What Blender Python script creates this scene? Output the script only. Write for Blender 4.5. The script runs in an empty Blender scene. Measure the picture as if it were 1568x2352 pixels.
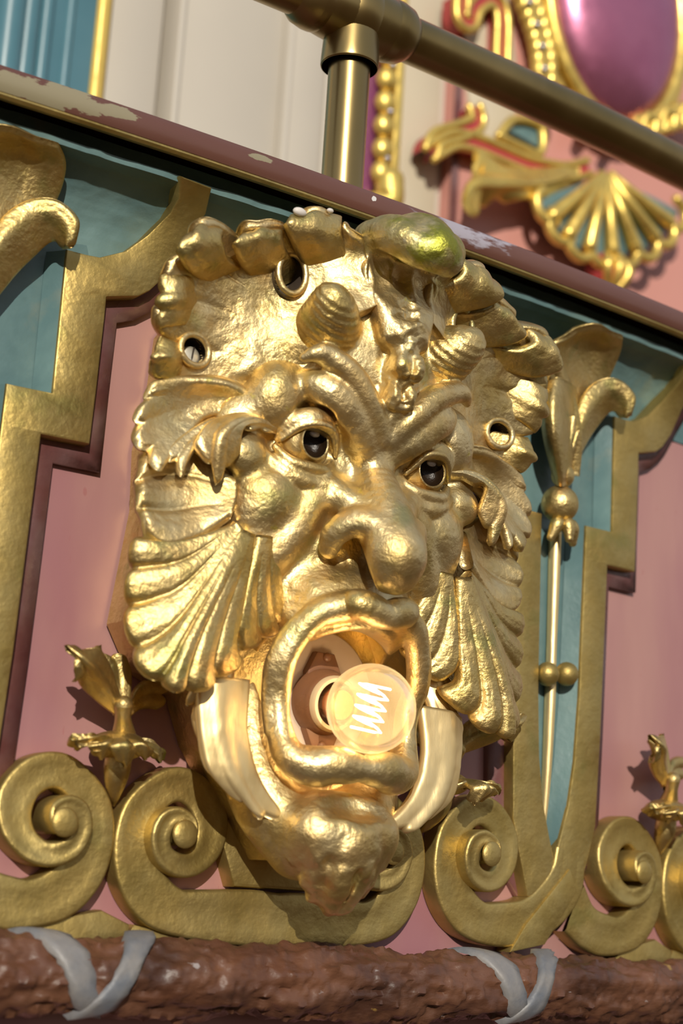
import bpy, bmesh, math, random
import numpy as np
from mathutils import Vector, Matrix
from mathutils.geometry import tessellate_polygon
random.seed(3)
scn = bpy.context.scene
COL = scn.collection

# ------------------------------------------------------------------ camera
F_PX = 3879.19; YAW, PITCH, ROLL = .595498, .228147, .060843
CAM = np.array([-.463628, -.855322, -.24449])
def cam_axes():
    f = np.array([math.sin(YAW)*math.cos(PITCH), math.cos(YAW)*math.cos(PITCH), math.sin(PITCH)])
    r = np.array([math.cos(YAW), -math.sin(YAW), 0.]); u = np.cross(r, f)
    c, s = math.cos(ROLL), math.sin(ROLL)
    return c*r+s*u, -s*r+c*u, f
RT, UP, FW = cam_axes()
cd = bpy.data.cameras.new('camera'); co = bpy.data.objects.new('camera', cd); COL.objects.link(co)
co.matrix_world = Matrix(((RT[0], UP[0], -FW[0], CAM[0]), (RT[1], UP[1], -FW[1], CAM[1]), (RT[2], UP[2], -FW[2], CAM[2]), (0, 0, 0, 1)))
cd.sensor_fit = 'VERTICAL'; cd.sensor_height = 36.0; cd.lens = F_PX/2352*36
cd.clip_start = .05; cd.clip_end = 100
cd.dof.use_dof = True; cd.dof.focus_distance = 1.03; cd.dof.aperture_fstop = 5.6
scn.camera = co

# ------------------------------------------------------------------ bowed front and frames of reference
KB = .251069; R = 1/KB                     # the balcony front bows outward, radius about 4 m
SM = .088928                               # arc position of the mask's centre line
PER = .45                                  # the ornament repeats every 45 cm
a0 = SM*KB
O = np.array([R*math.sin(a0), R-R*math.cos(a0), 0.])
T = np.array([math.cos(a0), math.sin(a0), 0.]); N = np.array([math.sin(a0), -math.cos(a0), 0.])
Z3 = np.array([0., 0., 1.])
def MW(p):                                 # mask frame (mm) -> world
    p = np.asarray(p, float)*.001
    return O + p[..., 0:1]*T + p[..., 1:2]*Z3 + p[..., 2:3]*N
def BW(p):                                 # bowed front: (arc from mask centre, height, outward) mm -> world
    p = np.asarray(p, float)*.001
    a = (p[..., 0]+SM)*KB; r = R+p[..., 2]
    return np.stack([r*np.sin(a), R-r*np.cos(a), p[..., 1]], -1)
def ray(px, py):
    return FW + RT*(px-784)/F_PX + UP*(1176-py)/F_PX
def M(px, py, Z):                          # pixel of the survey photo at relief height Z -> mask frame mm
    d = ray(px, py); t = (Z*.001-(CAM-O)@N)/(d@N); w = CAM+d*t-O
    return [w@T*1000, w[2]*1000, Z]
def B(px, py, h):                          # the same on the bowed front
    d = ray(px, py); rr = R+h*.001; o = CAM[:2]-np.array([0, R]); dd = d[:2]
    A = dd@dd; b = o@dd; c = o@o-rr*rr
    w = CAM+d*((-b-math.sqrt(b*b-A*c))/A)
    return [(R*math.atan2(w[0], R-w[1])-SM)*1000, w[2]*1000, h]

# ------------------------------------------------------------------ sky, sun, exposure
w = bpy.data.worlds.new('sky'); scn.world = w; w.use_nodes = True
nt = w.node_tree; nt.nodes.clear()
o_ = nt.nodes.new('ShaderNodeOutputWorld'); bg = nt.nodes.new('ShaderNodeBackground')
tc = nt.nodes.new('ShaderNodeTexCoord'); sp = nt.nodes.new('ShaderNodeSeparateXYZ'); cr = nt.nodes.new('ShaderNodeValToRGB')
mp = nt.nodes.new('ShaderNodeMapRange'); mp.inputs[1].default_value = -1; mp.inputs[2].default_value = 1
nt.links.new(tc.outputs['Generated'], sp.inputs[0]); nt.links.new(sp.outputs[2], mp.inputs[0]); nt.links.new(mp.outputs[0], cr.inputs[0])
e = cr.color_ramp.elements
e[0].position = 0; e[0].color = (.12, .075, .04, 1); e[1].position = 1; e[1].color = (.50, .60, .80, 1)
for p_, c_ in ((.42, (.20, .135, .08, 1)), (.5, (.36, .31, .26, 1)), (.56, (.95, .93, .92, 1)), (.72, (.80, .84, .95, 1))):
    x = e.new(p_); x.color = c_
nt.links.new(cr.outputs[0], bg.inputs[0]); bg.inputs[1].default_value = .55; nt.links.new(bg.outputs[0], o_.inputs[0])
sd = bpy.data.lights.new('sun', 'SUN'); so = bpy.data.objects.new('sun', sd); COL.objects.link(so)
sd.energy = 3.8; sd.color = (1, .93, .80); sd.angle = .012
sdir = .58*T - .40*Z3 - 1.0*N              # the way the light travels
so.rotation_euler = Vector(sdir).to_track_quat('-Z', 'Y').to_euler()
so.location = (-2, -3, 2)
scn.view_settings.view_transform = 'Standard'; scn.view_settings.look = 'None'
scn.view_settings.exposure = 0.0; scn.view_settings.gamma = 1; scn.view_settings.use_curve_mapping = False

# ------------------------------------------------------------------ materials
def NG(nt, kind, **kw):
    n = nt.nodes.new(kind)
    for k, v in kw.items(): setattr(n, k, v)
    return n
def material(name, base, metal=0., rough=.5, var=None, vscale=25, spots=(), bump=.3, bscale=400, bdist=.0004, coarse=.0, cscale=60, brush=0., streak=(1, 1, 1), spec=.5, rvar=.12, objspace=True):
    """procedural paint: base colour with soft variation, worn spots, fine relief"""
    m = bpy.data.materials.new(name); m.use_nodes = True; nt = m.node_tree; L = nt.links.new
    b = nt.nodes['Principled BSDF']; b.inputs['Metallic'].default_value = metal
    b.inputs['Roughness'].default_value = rough; b.inputs['Specular IOR Level'].default_value = spec
    tc = NG(nt, 'ShaderNodeTexCoord'); mpg = NG(nt, 'ShaderNodeMapping'); mpg.inputs['Scale'].default_value = streak
    L(tc.outputs['Object'], mpg.inputs[0]); vec = mpg.outputs[0]
    col = NG(nt, 'ShaderNodeRGB'); col.outputs[0].default_value = (*base, 1); cur = col.outputs[0]
    def mix(cur, c, fac_socket, amt=1.):
        mx = NG(nt, 'ShaderNodeMix', data_type='RGBA'); mx.inputs[7].default_value = (*c, 1); L(cur, mx.inputs[6])
        mu = NG(nt, 'ShaderNodeMath', operation='MULTIPLY'); mu.inputs[1].default_value = amt; L(fac_socket, mu.inputs[0]); L(mu.outputs[0], mx.inputs[0])
        return mx.outputs[2]
    def noise(scale, lo, hi, detail=4, off=0., rough_=.55):
        v = vec
        if off:
            ad = NG(nt, 'ShaderNodeVectorMath', operation='ADD'); ad.inputs[1].default_value = (off, off*.7, off*1.3); L(vec, ad.inputs[0]); v = ad.outputs[0]
        n = NG(nt, 'ShaderNodeTexNoise'); n.inputs['Scale'].default_value = scale; n.inputs['Detail'].default_value = detail; n.inputs['Roughness'].default_value = rough_
        L(v, n.inputs['Vector'])
        mr = NG(nt, 'ShaderNodeMapRange'); mr.inputs[1].default_value = lo; mr.inputs[2].default_value = hi; L(n.outputs[0], mr.inputs[0])
        return mr.outputs[0]
    if var:
        for i, (c, amt) in enumerate(var): cur = mix(cur, c, noise(vscale*(1+.6*i), .42, .62, off=3.1*i+.01), amt)
    for (c, sc, lo, hi, amt) in spots: cur = mix(cur, c, noise(sc, lo, hi, 6, off=sc*.37), amt)
    L(cur, b.inputs['Base Color'])
    if rvar:
        rn = noise(vscale*2.3, .3, .7, off=9.)
        ma = NG(nt, 'ShaderNodeMath', operation='MULTIPLY_ADD'); ma.inputs[1].default_value = rvar*2; ma.inputs[2].default_value = rough-rvar; L(rn, ma.inputs[0]); L(ma.outputs[0], b.inputs['Roughness'])
    h = noise(bscale, 0, 1, 5)
    bp = NG(nt, 'ShaderNodeBump'); bp.inputs['Strength'].default_value = bump; bp.inputs['Distance'].default_value = bdist; L(h, bp.inputs['Height'])
    out = bp.outputs[0]
    if coarse:
        h2 = noise(cscale, 0, 1, 3, off=5.)
        b2 = NG(nt, 'ShaderNodeBump'); b2.inputs['Strength'].default_value = coarse; b2.inputs['Distance'].default_value = .003; L(h2, b2.inputs['Height']); L(out, b2.inputs['Normal']); out = b2.outputs[0]
    L(out, b.inputs['Normal'])
    m['bsdf'] = 1
    return m
MOSS = (.16, .17, .02)
GOLD = material('gilding', (.70, .505, .225), .95, .42, var=[((.46, .34, .12), .8), ((.74, .62, .36), .6)], vscale=24,
                spots=[((.36, .36, .12), 34, .58, .72, .55), ((.75, .66, .08), 90, .68, .74, .5), ((.70, .40, .12), 22, .60, .74, .5)], bump=.7, bscale=300, bdist=.0009, coarse=.14, cscale=90, rvar=.08)
GOLDLEAF = material('gilding_on_leaves', (.56, .41, .165), .95, .42, var=[((.52, .39, .13), .8), ((.68, .52, .24), .5)], vscale=40,
                spots=[((.30, .30, .10), 46, .56, .70, .6), ((.62, .33, .09), 30, .60, .72, .6)], bump=.75, bscale=320, bdist=.0009, coarse=.16, cscale=120, rvar=.08)
MOSSY = material('mossy_gilding', (.56, .44, .20), .85, .42, var=[((.30, .27, .07), .7), ((.50, .46, .28), .6)], vscale=60,
                spots=[((.27, .28, .02), 38, .50, .60, .85), ((.62, .60, .50), 48, .63, .68, .7)], bump=.8, bscale=300, bdist=.0009, coarse=.3, cscale=90, rvar=.08)
STRAPGOLD = material('strap_gold_paint', (.46, .33, .108), .85, .47, var=[((.33, .24, .07), .7), ((.50, .39, .16), .5)], vscale=22,
                spots=[((.28, .25, .07), 30, .60, .72, .5)], bump=.6, bscale=220, bdist=.0007, coarse=.25, cscale=70, rvar=.07)
PALEGOLD = material('pale_gold_paint', (.82, .64, .33), .8, .45, var=[((.74, .52, .22), .6)], vscale=40, bump=.5, bscale=200, streak=(1, 1, .25), bdist=.0006, rvar=.06)
PINK = material('pink_paint', (.345, .175, .16), 0, .38, var=[((.29, .12, .145), .75), ((.42, .225, .20), .6)], vscale=7, spots=[((.30, .10, .10), 180, .70, .74, .5)], bump=.25, bscale=160, streak=(1, 1, .3), coarse=.08, cscale=30)
MAROON = material('maroon_paint', (.15, .06, .055), 0, .30, var=[((.24, .16, .17), .5), ((.11, .03, .03), .8)], vscale=14, bump=.5, bscale=150, coarse=.2, cscale=60)
TEAL = material('teal_paint', (.10, .175, .18), 0, .42, var=[((.075, .145, .155), .7), ((.17, .27, .26), .5)], vscale=10, spots=[((.24, .22, .15), 20, .62, .72, .35)], bump=.5, bscale=140, bdist=.0008, coarse=.35, cscale=28)
COPING = material('brown_red_paint', (.105, .042, .03), 0, .33, var=[((.14, .062, .046), .6)], vscale=12, bump=.3, bscale=180, streak=(.35, .35, 1),
                spots=[((.20, .17, .10), 60, .68, .70, .8)])
def flaked(m, c, centre, rad, scale, lo, hi, stretch=(1, 1, 1)):
    """flaked-off paint around one place"""
    nt = m.node_tree; L = nt.links.new; b = nt.nodes['Principled BSDF']; cur = b.inputs['Base Color'].links[0].from_socket
    tc = NG(nt, 'ShaderNodeTexCoord'); v = NG(nt, 'ShaderNodeVectorMath', operation='SUBTRACT'); v.inputs[1].default_value = tuple(centre); L(tc.outputs['Object'], v.inputs[0])
    v2 = NG(nt, 'ShaderNodeVectorMath', operation='MULTIPLY'); v2.inputs[1].default_value = stretch; L(v.outputs[0], v2.inputs[0])
    ln = NG(nt, 'ShaderNodeVectorMath', operation='LENGTH'); L(v2.outputs[0], ln.inputs[0])
    n = NG(nt, 'ShaderNodeTexNoise'); n.inputs['Scale'].default_value = scale; n.inputs['Detail'].default_value = 6; n.inputs['Roughness'].default_value = .6; L(v2.outputs[0], n.inputs['Vector'])
    dv = NG(nt, 'ShaderNodeMath', operation='MULTIPLY_ADD'); dv.inputs[1].default_value = -.5/rad; dv.inputs[2].default_value = .22; L(ln.outputs['Value'], dv.inputs[0])
    ad = NG(nt, 'ShaderNodeMath', operation='ADD'); L(dv.outputs[0], ad.inputs[0]); L(n.outputs[0], ad.inputs[1])
    mr = NG(nt, 'ShaderNodeMapRange'); mr.inputs[1].default_value = lo; mr.inputs[2].default_value = hi; L(ad.outputs[0], mr.inputs[0])
    mx = NG(nt, 'ShaderNodeMix', data_type='RGBA'); mx.inputs[7].default_value = (*c, 1); L(cur, mx.inputs[6]); L(mr.outputs[0], mx.inputs[0]); L(mx.outputs[2], b.inputs['Base Color'])
for (px_, py_, rad_) in ((35, 195, .022), (150, 222, .026), (268, 255, .014), (598, 362, .008)):
    flaked(COPING, (.25, .215, .135), BW([B(px_, py_, 42)])[0], rad_, 55, .50, .52, (.45, .45, 1.6))
flaked(COPING, (.34, .31, .36), BW([B(1045, 522, 43)])[0], .05, 60, .50, .60, (.6, .6, 2.2))
flaked(COPING, (.6, .58, .56), BW([B(858, 455, 43)])[0], .004, 90, .5, .53)
BARK = material('bark_brown_paint', (.105, .042, .022), 0, .46, var=[((.045, .018, .011), .85), ((.17, .075, .04), .5)], vscale=26, spots=[((.36, .33, .33), 150, .70, .73, .7), ((.42, .26, .06), 60, .70, .73, .6)], bump=.8, bscale=200, bdist=.001, coarse=.4, cscale=90, streak=(.5, .5, 1))
RIBBON = material('grey_ribbon_paint', (.15, .15, .16), .0, .55, var=[((.08, .10, .13), .7), ((.26, .235, .21), .6)], vscale=24, bump=.6, bscale=200, coarse=.25, cscale=80)
BRASS = material('aged_brass', (.34, .245, .10), 1., .33, var=[((.22, .16, .06), .7), ((.40, .28, .13), .5)], vscale=10, streak=(1, 1, .4), bump=.12, bscale=120, bdist=.0003, rvar=.07)
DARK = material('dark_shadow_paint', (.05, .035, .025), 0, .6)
EYEDARK = material('dark_iris_pit', (.018, .010, .005), .0, .3, spec=.3, rvar=0, bump=.5, bscale=300, bdist=.001)  # near-black colour of the drilled iris pit
GLINT = material('painted_glint', (.45, .42, .42), .3, .22, bump=.9, bscale=500, bdist=.001)
OFFWHITE = material('offwhite_paint', (.50, .455, .385), 0, .5, var=[((.44, .40, .345), .5)], vscale=3, bump=.05)
BEIGE = material('beige_paint', (.56, .49, .365), 0, .5, var=[((.50, .43, .32), .5)], vscale=4, bump=.05)
BLUE = material('blue_green_paint', (.06, .16, .20), 0, .4, var=[((.10, .22, .27), .5)], vscale=6, bump=.05)
YELLOW = material('yellow_gold_paint', (.66, .46, .10), .3, .4, var=[((.55, .36, .08), .5)], vscale=30, bump=.3)
PURPLE = material('purple_lacquer', (.20, .055, .13), .0, .3, bump=.05)
JEWEL = material('mauve_pearl_lacquer', (.45, .16, .26), .75, .30, var=[((.33, .09, .18), .5)], vscale=9, bump=.25, bscale=30, bdist=.002)
REDPAINT = material('red_line_paint', (.38, .045, .045), 0, .4)
BACKPINK = material('back_pink_paint', (.52, .24, .20), 0, .4, bump=.05)
BGOLD = material('back_gold_paint', (.80, .58, .15), .8, .38, var=[((.66, .46, .12), .6)], vscale=30, bump=.3, bscale=90, bdist=.001)
CERAMIC = material('grey_brown_plate', (.55, .44, .34), .0, .5, bump=.2, bscale=120)
BROWNPLAS = material('brown_bakelite', (.19, .085, .04), 0, .35, bump=.1)
CREAM = material('cream_ring', (.62, .47, .28), 0, .4, bump=.1)
SILVER = material('pale_silver_stud', (.55, .55, .62), .9, .25, bump=.1)
WHITECHIP = material('bare_plaster_chip', (.62, .57, .52), 0, .5)
STEEL = material('screw_steel', (.72, .66, .52), .7, .35, bump=.4, bscale=200)

def glass_mat():
    m = bpy.data.materials.new('hazy_bulb_glass'); m.use_nodes = True; nt = m.node_tree; nt.nodes.clear(); L = nt.links.new
    out = NG(nt, 'ShaderNodeOutputMaterial'); tr = NG(nt, 'ShaderNodeBsdfTransparent'); tr.inputs[0].default_value = (1, .95, .84, 1)
    gl = NG(nt, 'ShaderNodeBsdfGlossy'); gl.inputs['Roughness'].default_value = .04
    df = NG(nt, 'ShaderNodeBsdfTranslucent'); df.inputs[0].default_value = (1, .88, .62, 1)
    fr = NG(nt, 'ShaderNodeFresnel'); fr.inputs[0].default_value = 1.22
    lw = NG(nt, 'ShaderNodeLayerWeight'); lw.inputs[0].default_value = .35
    mr = NG(nt, 'ShaderNodeMapRange'); mr.inputs[3].default_value = .16; mr.inputs[4].default_value = .5; L(lw.outputs['Facing'], mr.inputs[0])
    m1 = NG(nt, 'ShaderNodeMixShader'); L(mr.outputs[0], m1.inputs[0]); L(tr.outputs[0], m1.inputs[1]); L(df.outputs[0], m1.inputs[2])
    m2 = NG(nt, 'ShaderNodeMixShader'); fm = NG(nt, 'ShaderNodeMath', operation='MULTIPLY'); fm.inputs[1].default_value = .45; L(fr.outputs[0], fm.inputs[0]); L(fm.outputs[0], m2.inputs[0]); L(m1.outputs[0], m2.inputs[1]); L(gl.outputs[0], m2.inputs[2])
    L(m2.outputs[0], out.inputs[0]); return m
GLASS = glass_mat()
def emit_mat(name, c, s):
    m = bpy.data.materials.new(name); m.use_nodes = True; nt = m.node_tree; b = nt.nodes['Principled BSDF']
    b.inputs['Base Color'].default_value = (*c, 1); b.inputs['Emission Color'].default_value = (*c, 1); b.inputs['Emission Strength'].default_value = s
    return m
FILAMENT = emit_mat('glowing_filament', (1, .88, .72), 6)
AMBER = material('amber_mount', (.75, .22, .05), .3, .25, bump=.05)

# ------------------------------------------------------------------ object helpers
def root(name, label, cat, loc, group=None):
    o = bpy.data.objects.new(name, None); COL.objects.link(o); o.location = loc; o.empty_display_size = .02
    o['label'] = label; o['category'] = cat
    if group: o['group'] = group
    return o
def rloc(o):
    v = Vector((0, 0, 0))
    while o: v += o.location; o = o.parent
    return np.array(v)
def mesh(name, V, F, mat, parent=None, smooth=True, normals=None, bevel=None, angle=None):
    V = np.asarray(V, float).reshape(-1, 3)
    if parent is not None: V = V-rloc(parent)
    me = bpy.data.meshes.new(name)
    if isinstance(F, np.ndarray) and F.ndim == 2:
        k = F.shape[1]; n = len(F)
        me.vertices.add(len(V)); me.vertices.foreach_set('co', V.astype(np.float32).ravel())
        me.loops.add(n*k); me.loops.foreach_set('vertex_index', F.astype(np.int32).ravel())
        me.polygons.add(n); me.polygons.foreach_set('loop_start', np.arange(0, n*k, k, dtype=np.int32))
        try: me.polygons.foreach_set('loop_total', np.full(n, k, dtype=np.int32))
        except Exception: pass
        me.update(calc_edges=True); me.validate()
    else:
        me.from_pydata([tuple(v) for v in V], [], [tuple(int(i) for i in f) for f in F]); me.update()
    if smooth and angle is None:
        me.polygons.foreach_set('use_smooth', [True]*len(me.polygons))
    elif smooth: me.shade_smooth() if hasattr(me, 'shade_smooth') else None; me.set_sharp_from_angle(angle=math.radians(angle))
    me.materials.append(mat)
    if normals is not None and len(normals) == len(me.vertices): me.normals_split_custom_set_from_vertices(normals.tolist())
    o = bpy.data.objects.new(name, me); COL.objects.link(o)
    if parent is not None: o.parent = parent
    return o
def tag(o, label=None, cat=None, group=None, kind=None):
    for k, v in (('label', label), ('category', cat), ('group', group), ('kind', kind)):
        if v: o[k] = v
    return o
# value noise on a lattice, vectorised
_rng = np.random.RandomState(7); _LAT = _rng.rand(32, 32, 32)*2-1
def vnoise(P, cell):
    Q = np.asarray(P, float)/cell+100.; i = np.floor(Q).astype(int); f = Q-i; f = f*f*(3-2*f)
    r = 0
    for dx in (0, 1):
        for dy in (0, 1):
            for dz in (0, 1):
                wgt = (f[..., 0] if dx else 1-f[..., 0])*(f[..., 1] if dy else 1-f[..., 1])*(f[..., 2] if dz else 1-f[..., 2])
                r = r+wgt*_LAT[(i[..., 0]+dx) % 32, (i[..., 1]+dy) % 32, (i[..., 2]+dz) % 32]
    return r
def catmull(P, t):                          # P (n,d), t in [0,n-1] array
    P = np.asarray(P, float); n = len(P); t = np.clip(np.asarray(t, float), 0, n-1)
    i = np.minimum(np.floor(t).astype(int), n-2) if n > 1 else np.zeros_like(t, int); f = (t-i)[..., None]
    g = lambda k: np.where((k < 0)[..., None], 2*P[0]-P[min(1, n-1)], np.where((k >= n)[..., None], 2*P[-1]-P[max(n-2, 0)], P[np.clip(k, 0, n-1)]))
    p0, p1, p2, p3 = g(i-1), g(i), g(i+1), g(i+2)
    return .5*(2*p1+(p2-p0)*f+(2*p0-5*p1+4*p2-p3)*f*f+(3*p1-p0-3*p2+p3)*f**3)
def gridfaces(nu, nv, wrapv=False, wrapu=False):
    iu = np.arange(nu if wrapu else nu-1); iv = np.arange(nv if wrapv else nv-1)
    A, Bv = np.meshgrid(iu, iv, indexing='ij'); A = A.ravel(); Bv = Bv.ravel()
    A2 = (A+1) % nu; B2 = (Bv+1) % nv
    return np.stack([A*nv+Bv, A2*nv+Bv, A2*nv+B2, A*nv+B2], 1)

def tube(path, radii, name, mat, parent, frame=BW, n=16, res=10, flat=1., up=(0, 0, 1), caps=True):
    """rounded tube along a Catmull-Rom path; radius per control point; flat squashes along 'up' (local frame mm)"""
    path = np.asarray(path, float); m = len(path); t = np.linspace(0, m-1, (m-1)*res+1)
    C = catmull(path, t); r = catmull(np.asarray(radii, float).reshape(-1, 1), t)[:, 0]
    if caps:                                # hemispherical ends
        tg0 = C[0]-C[1]; tg0 /= np.linalg.norm(tg0)+1e-9; tg1 = C[-1]-C[-2]; tg1 /= np.linalg.norm(tg1)+1e-9
        a = np.linspace(math.pi/2, 0, 5)[:-1]
        C = np.vstack([[C[0]+tg0*r[0]*math.sin(x) for x in a], C, [C[-1]+tg1*r[-1]*math.sin(x) for x in a[::-1]]])
        r = np.concatenate([[r[0]*max(math.cos(x), .02) for x in a], r, [r[-1]*max(math.cos(x), .02) for x in a[::-1]]])
    G = np.gradient(C, axis=0); G /= np.linalg.norm(G, axis=1)[:, None]+1e-9
    U = np.asarray(up, float)[None]-(G@np.asarray(up, float))[:, None]*G; U /= np.linalg.norm(U, axis=1)[:, None]+1e-9
    S = np.cross(G, U); th = np.linspace(0, 2*math.pi, n, endpoint=False)
    P = C[:, None]+r[:, None, None]*(np.cos(th)[None, :, None]*S[:, None]+flat*np.sin(th)[None, :, None]*U[:, None])
    return mesh(name, frame(P).reshape(-1, 3), gridfaces(len(C), n, wrapv=True), mat, parent)
def lathe(profile, c, ax, name, mat, parent, frame=BW, n=32, e1=None, squash=1.):
    """profile [(radius, along)] about axis ax through c"""
    ax = np.asarray(ax, float); ax /= np.linalg.norm(ax)
    e1 = np.asarray(e1 if e1 is not None else (1, 0, 0), float); e1 = e1-(e1@ax)*ax; e1 /= np.linalg.norm(e1); e2 = np.cross(ax, e1)
    th = np.linspace(0, 2*math.pi, n, endpoint=False); pr = np.asarray(profile, float)
    P = np.asarray(c, float)+pr[:, 1][:, None, None]*ax+pr[:, 0][:, None, None]*(np.cos(th)[None, :, None]*e1+squash*np.sin(th)[None, :, None]*e2)
    return mesh(name, frame(P).reshape(-1, 3), gridfaces(len(pr), n, wrapv=True), mat, parent, angle=50)
def ball(c, r, name, mat, parent, frame=BW, n=24):
    r = np.asarray(r if np.ndim(r) else (r, r, r), float); th = np.linspace(0, math.pi, n); ph = np.linspace(0, 2*math.pi, 2*n, endpoint=False)
    A, Bq = np.meshgrid(th, ph, indexing='ij')
    P = np.stack([r[0]*np.sin(A)*np.cos(Bq), r[1]*np.cos(A), r[2]*np.sin(A)*np.sin(Bq)], -1)+np.asarray(c, float)
    return mesh(name, frame(P).reshape(-1, 3), gridfaces(n, 2*n, wrapv=True), mat, parent)
def resample(poly, step):
    out = []
    for a, b in zip(poly, poly[1:]+poly[:1]):
        L = math.dist(a, b); k = max(1, int(L/step))
        for i in range(k): out.append((a[0]+(b[0]-a[0])*i/k, a[1]+(b[1]-a[1])*i/k))
    return out
def plate(name, poly, h0, h1, mat, parent, bev=1.5, frame=BW, rough_=0.0):
    """flat raised piece: outline (mm), from height h0 up to h1, with softened upper edges"""
    poly = resample([tuple(p[:2]) for p in poly], 12)
    area = sum(a[0]*b[1]-b[0]*a[1] for a, b in zip(poly, poly[1:]+poly[:1]))
    if area < 0: poly = poly[::-1]
    n = len(poly); P = np.array(poly)
    d1 = P-np.roll(P, 1, 0); d2 = np.roll(P, -1, 0)-P
    n1 = np.stack([-d1[:, 1], d1[:, 0]], 1); n2 = np.stack([-d2[:, 1], d2[:, 0]], 1)
    n1 /= np.linalg.norm(n1, axis=1)[:, None]+1e-9; n2 /= np.linalg.norm(n2, axis=1)[:, None]+1e-9
    m = n1+n2; m /= (np.linalg.norm(m, axis=1)**2)[:, None]/2+1e-6      # mitre
    rings = [(P, h0), (P, h1-bev), (P+m*bev*.3, h1-bev*.3), (P+m*bev, h1)]
    V = np.vstack([np.column_stack([q, np.full(n, h)]) for q, h in rings])
    F = [(r*n+i, r*n+(i+1) % n, (r+1)*n+(i+1) % n, (r+1)*n+i) for r in range(3) for i in range(n)]
    tri = tessellate_polygon([[Vector((x, y, 0)) for x, y in rings[3][0]]])
    for t in tri:
        a, b, c = (rings[3][0][k] for k in t)
        s = (b[0]-a[0])*(c[1]-a[1])-(b[1]-a[1])*(c[0]-a[0])
        F.append(tuple(3*n+k for k in (t if s > 0 else t[::-1])))
    return mesh(name, frame(V), F, mat, parent, angle=38)
def ribbon(name, outer, inner, mat, parent, base=-14, bev=2., frame=BW, res=8, dish=0.):
    """band between two rails (x, z, h) with side walls down to 'base'"""
    Oa = np.asarray(outer, float); Ia = np.asarray(inner, float)
    nn = max(len(Oa), len(Ia))*res; Oc = catmull(Oa, np.linspace(0, len(Oa)-1, nn)); Ic = catmull(Ia, np.linspace(0, len(Ia)-1, nn))
    wd = np.linalg.norm(Oc-Ic, axis=1)[:, None]+1e-6; bb = np.minimum(bev/wd, .3)
    rows = []
    lo = Oc.copy(); lo[:, 2] = base; rows.append(lo)
    a = Oc.copy(); a[:, 2] -= bev; rows.append(a)
    a = Oc*(1-bb*.3)+Ic*bb*.3; a[:, 2] -= bev*.3; rows.append(a)
    for f in (0, .25, .5, .75, 1):
        ff = bb+(1-2*bb)*f; a = Oc*(1-ff)+Ic*ff; a[:, 2] -= dish*4*f*(1-f); rows.append(a)
    a = Oc*bb*.3+Ic*(1-bb*.3); a[:, 2] -= bev*.3; rows.append(a)
    a = Ic.copy(); a[:, 2] -= bev; rows.append(a)
    lo = Ic.copy(); lo[:, 2] = base; rows.append(lo)
    P = np.stack(rows, 1); 
    return mesh(name, frame(P).reshape(-1, 3), gridfaces(nn, P.shape[1]), mat, parent, angle=60)
RAG = 1.
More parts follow.
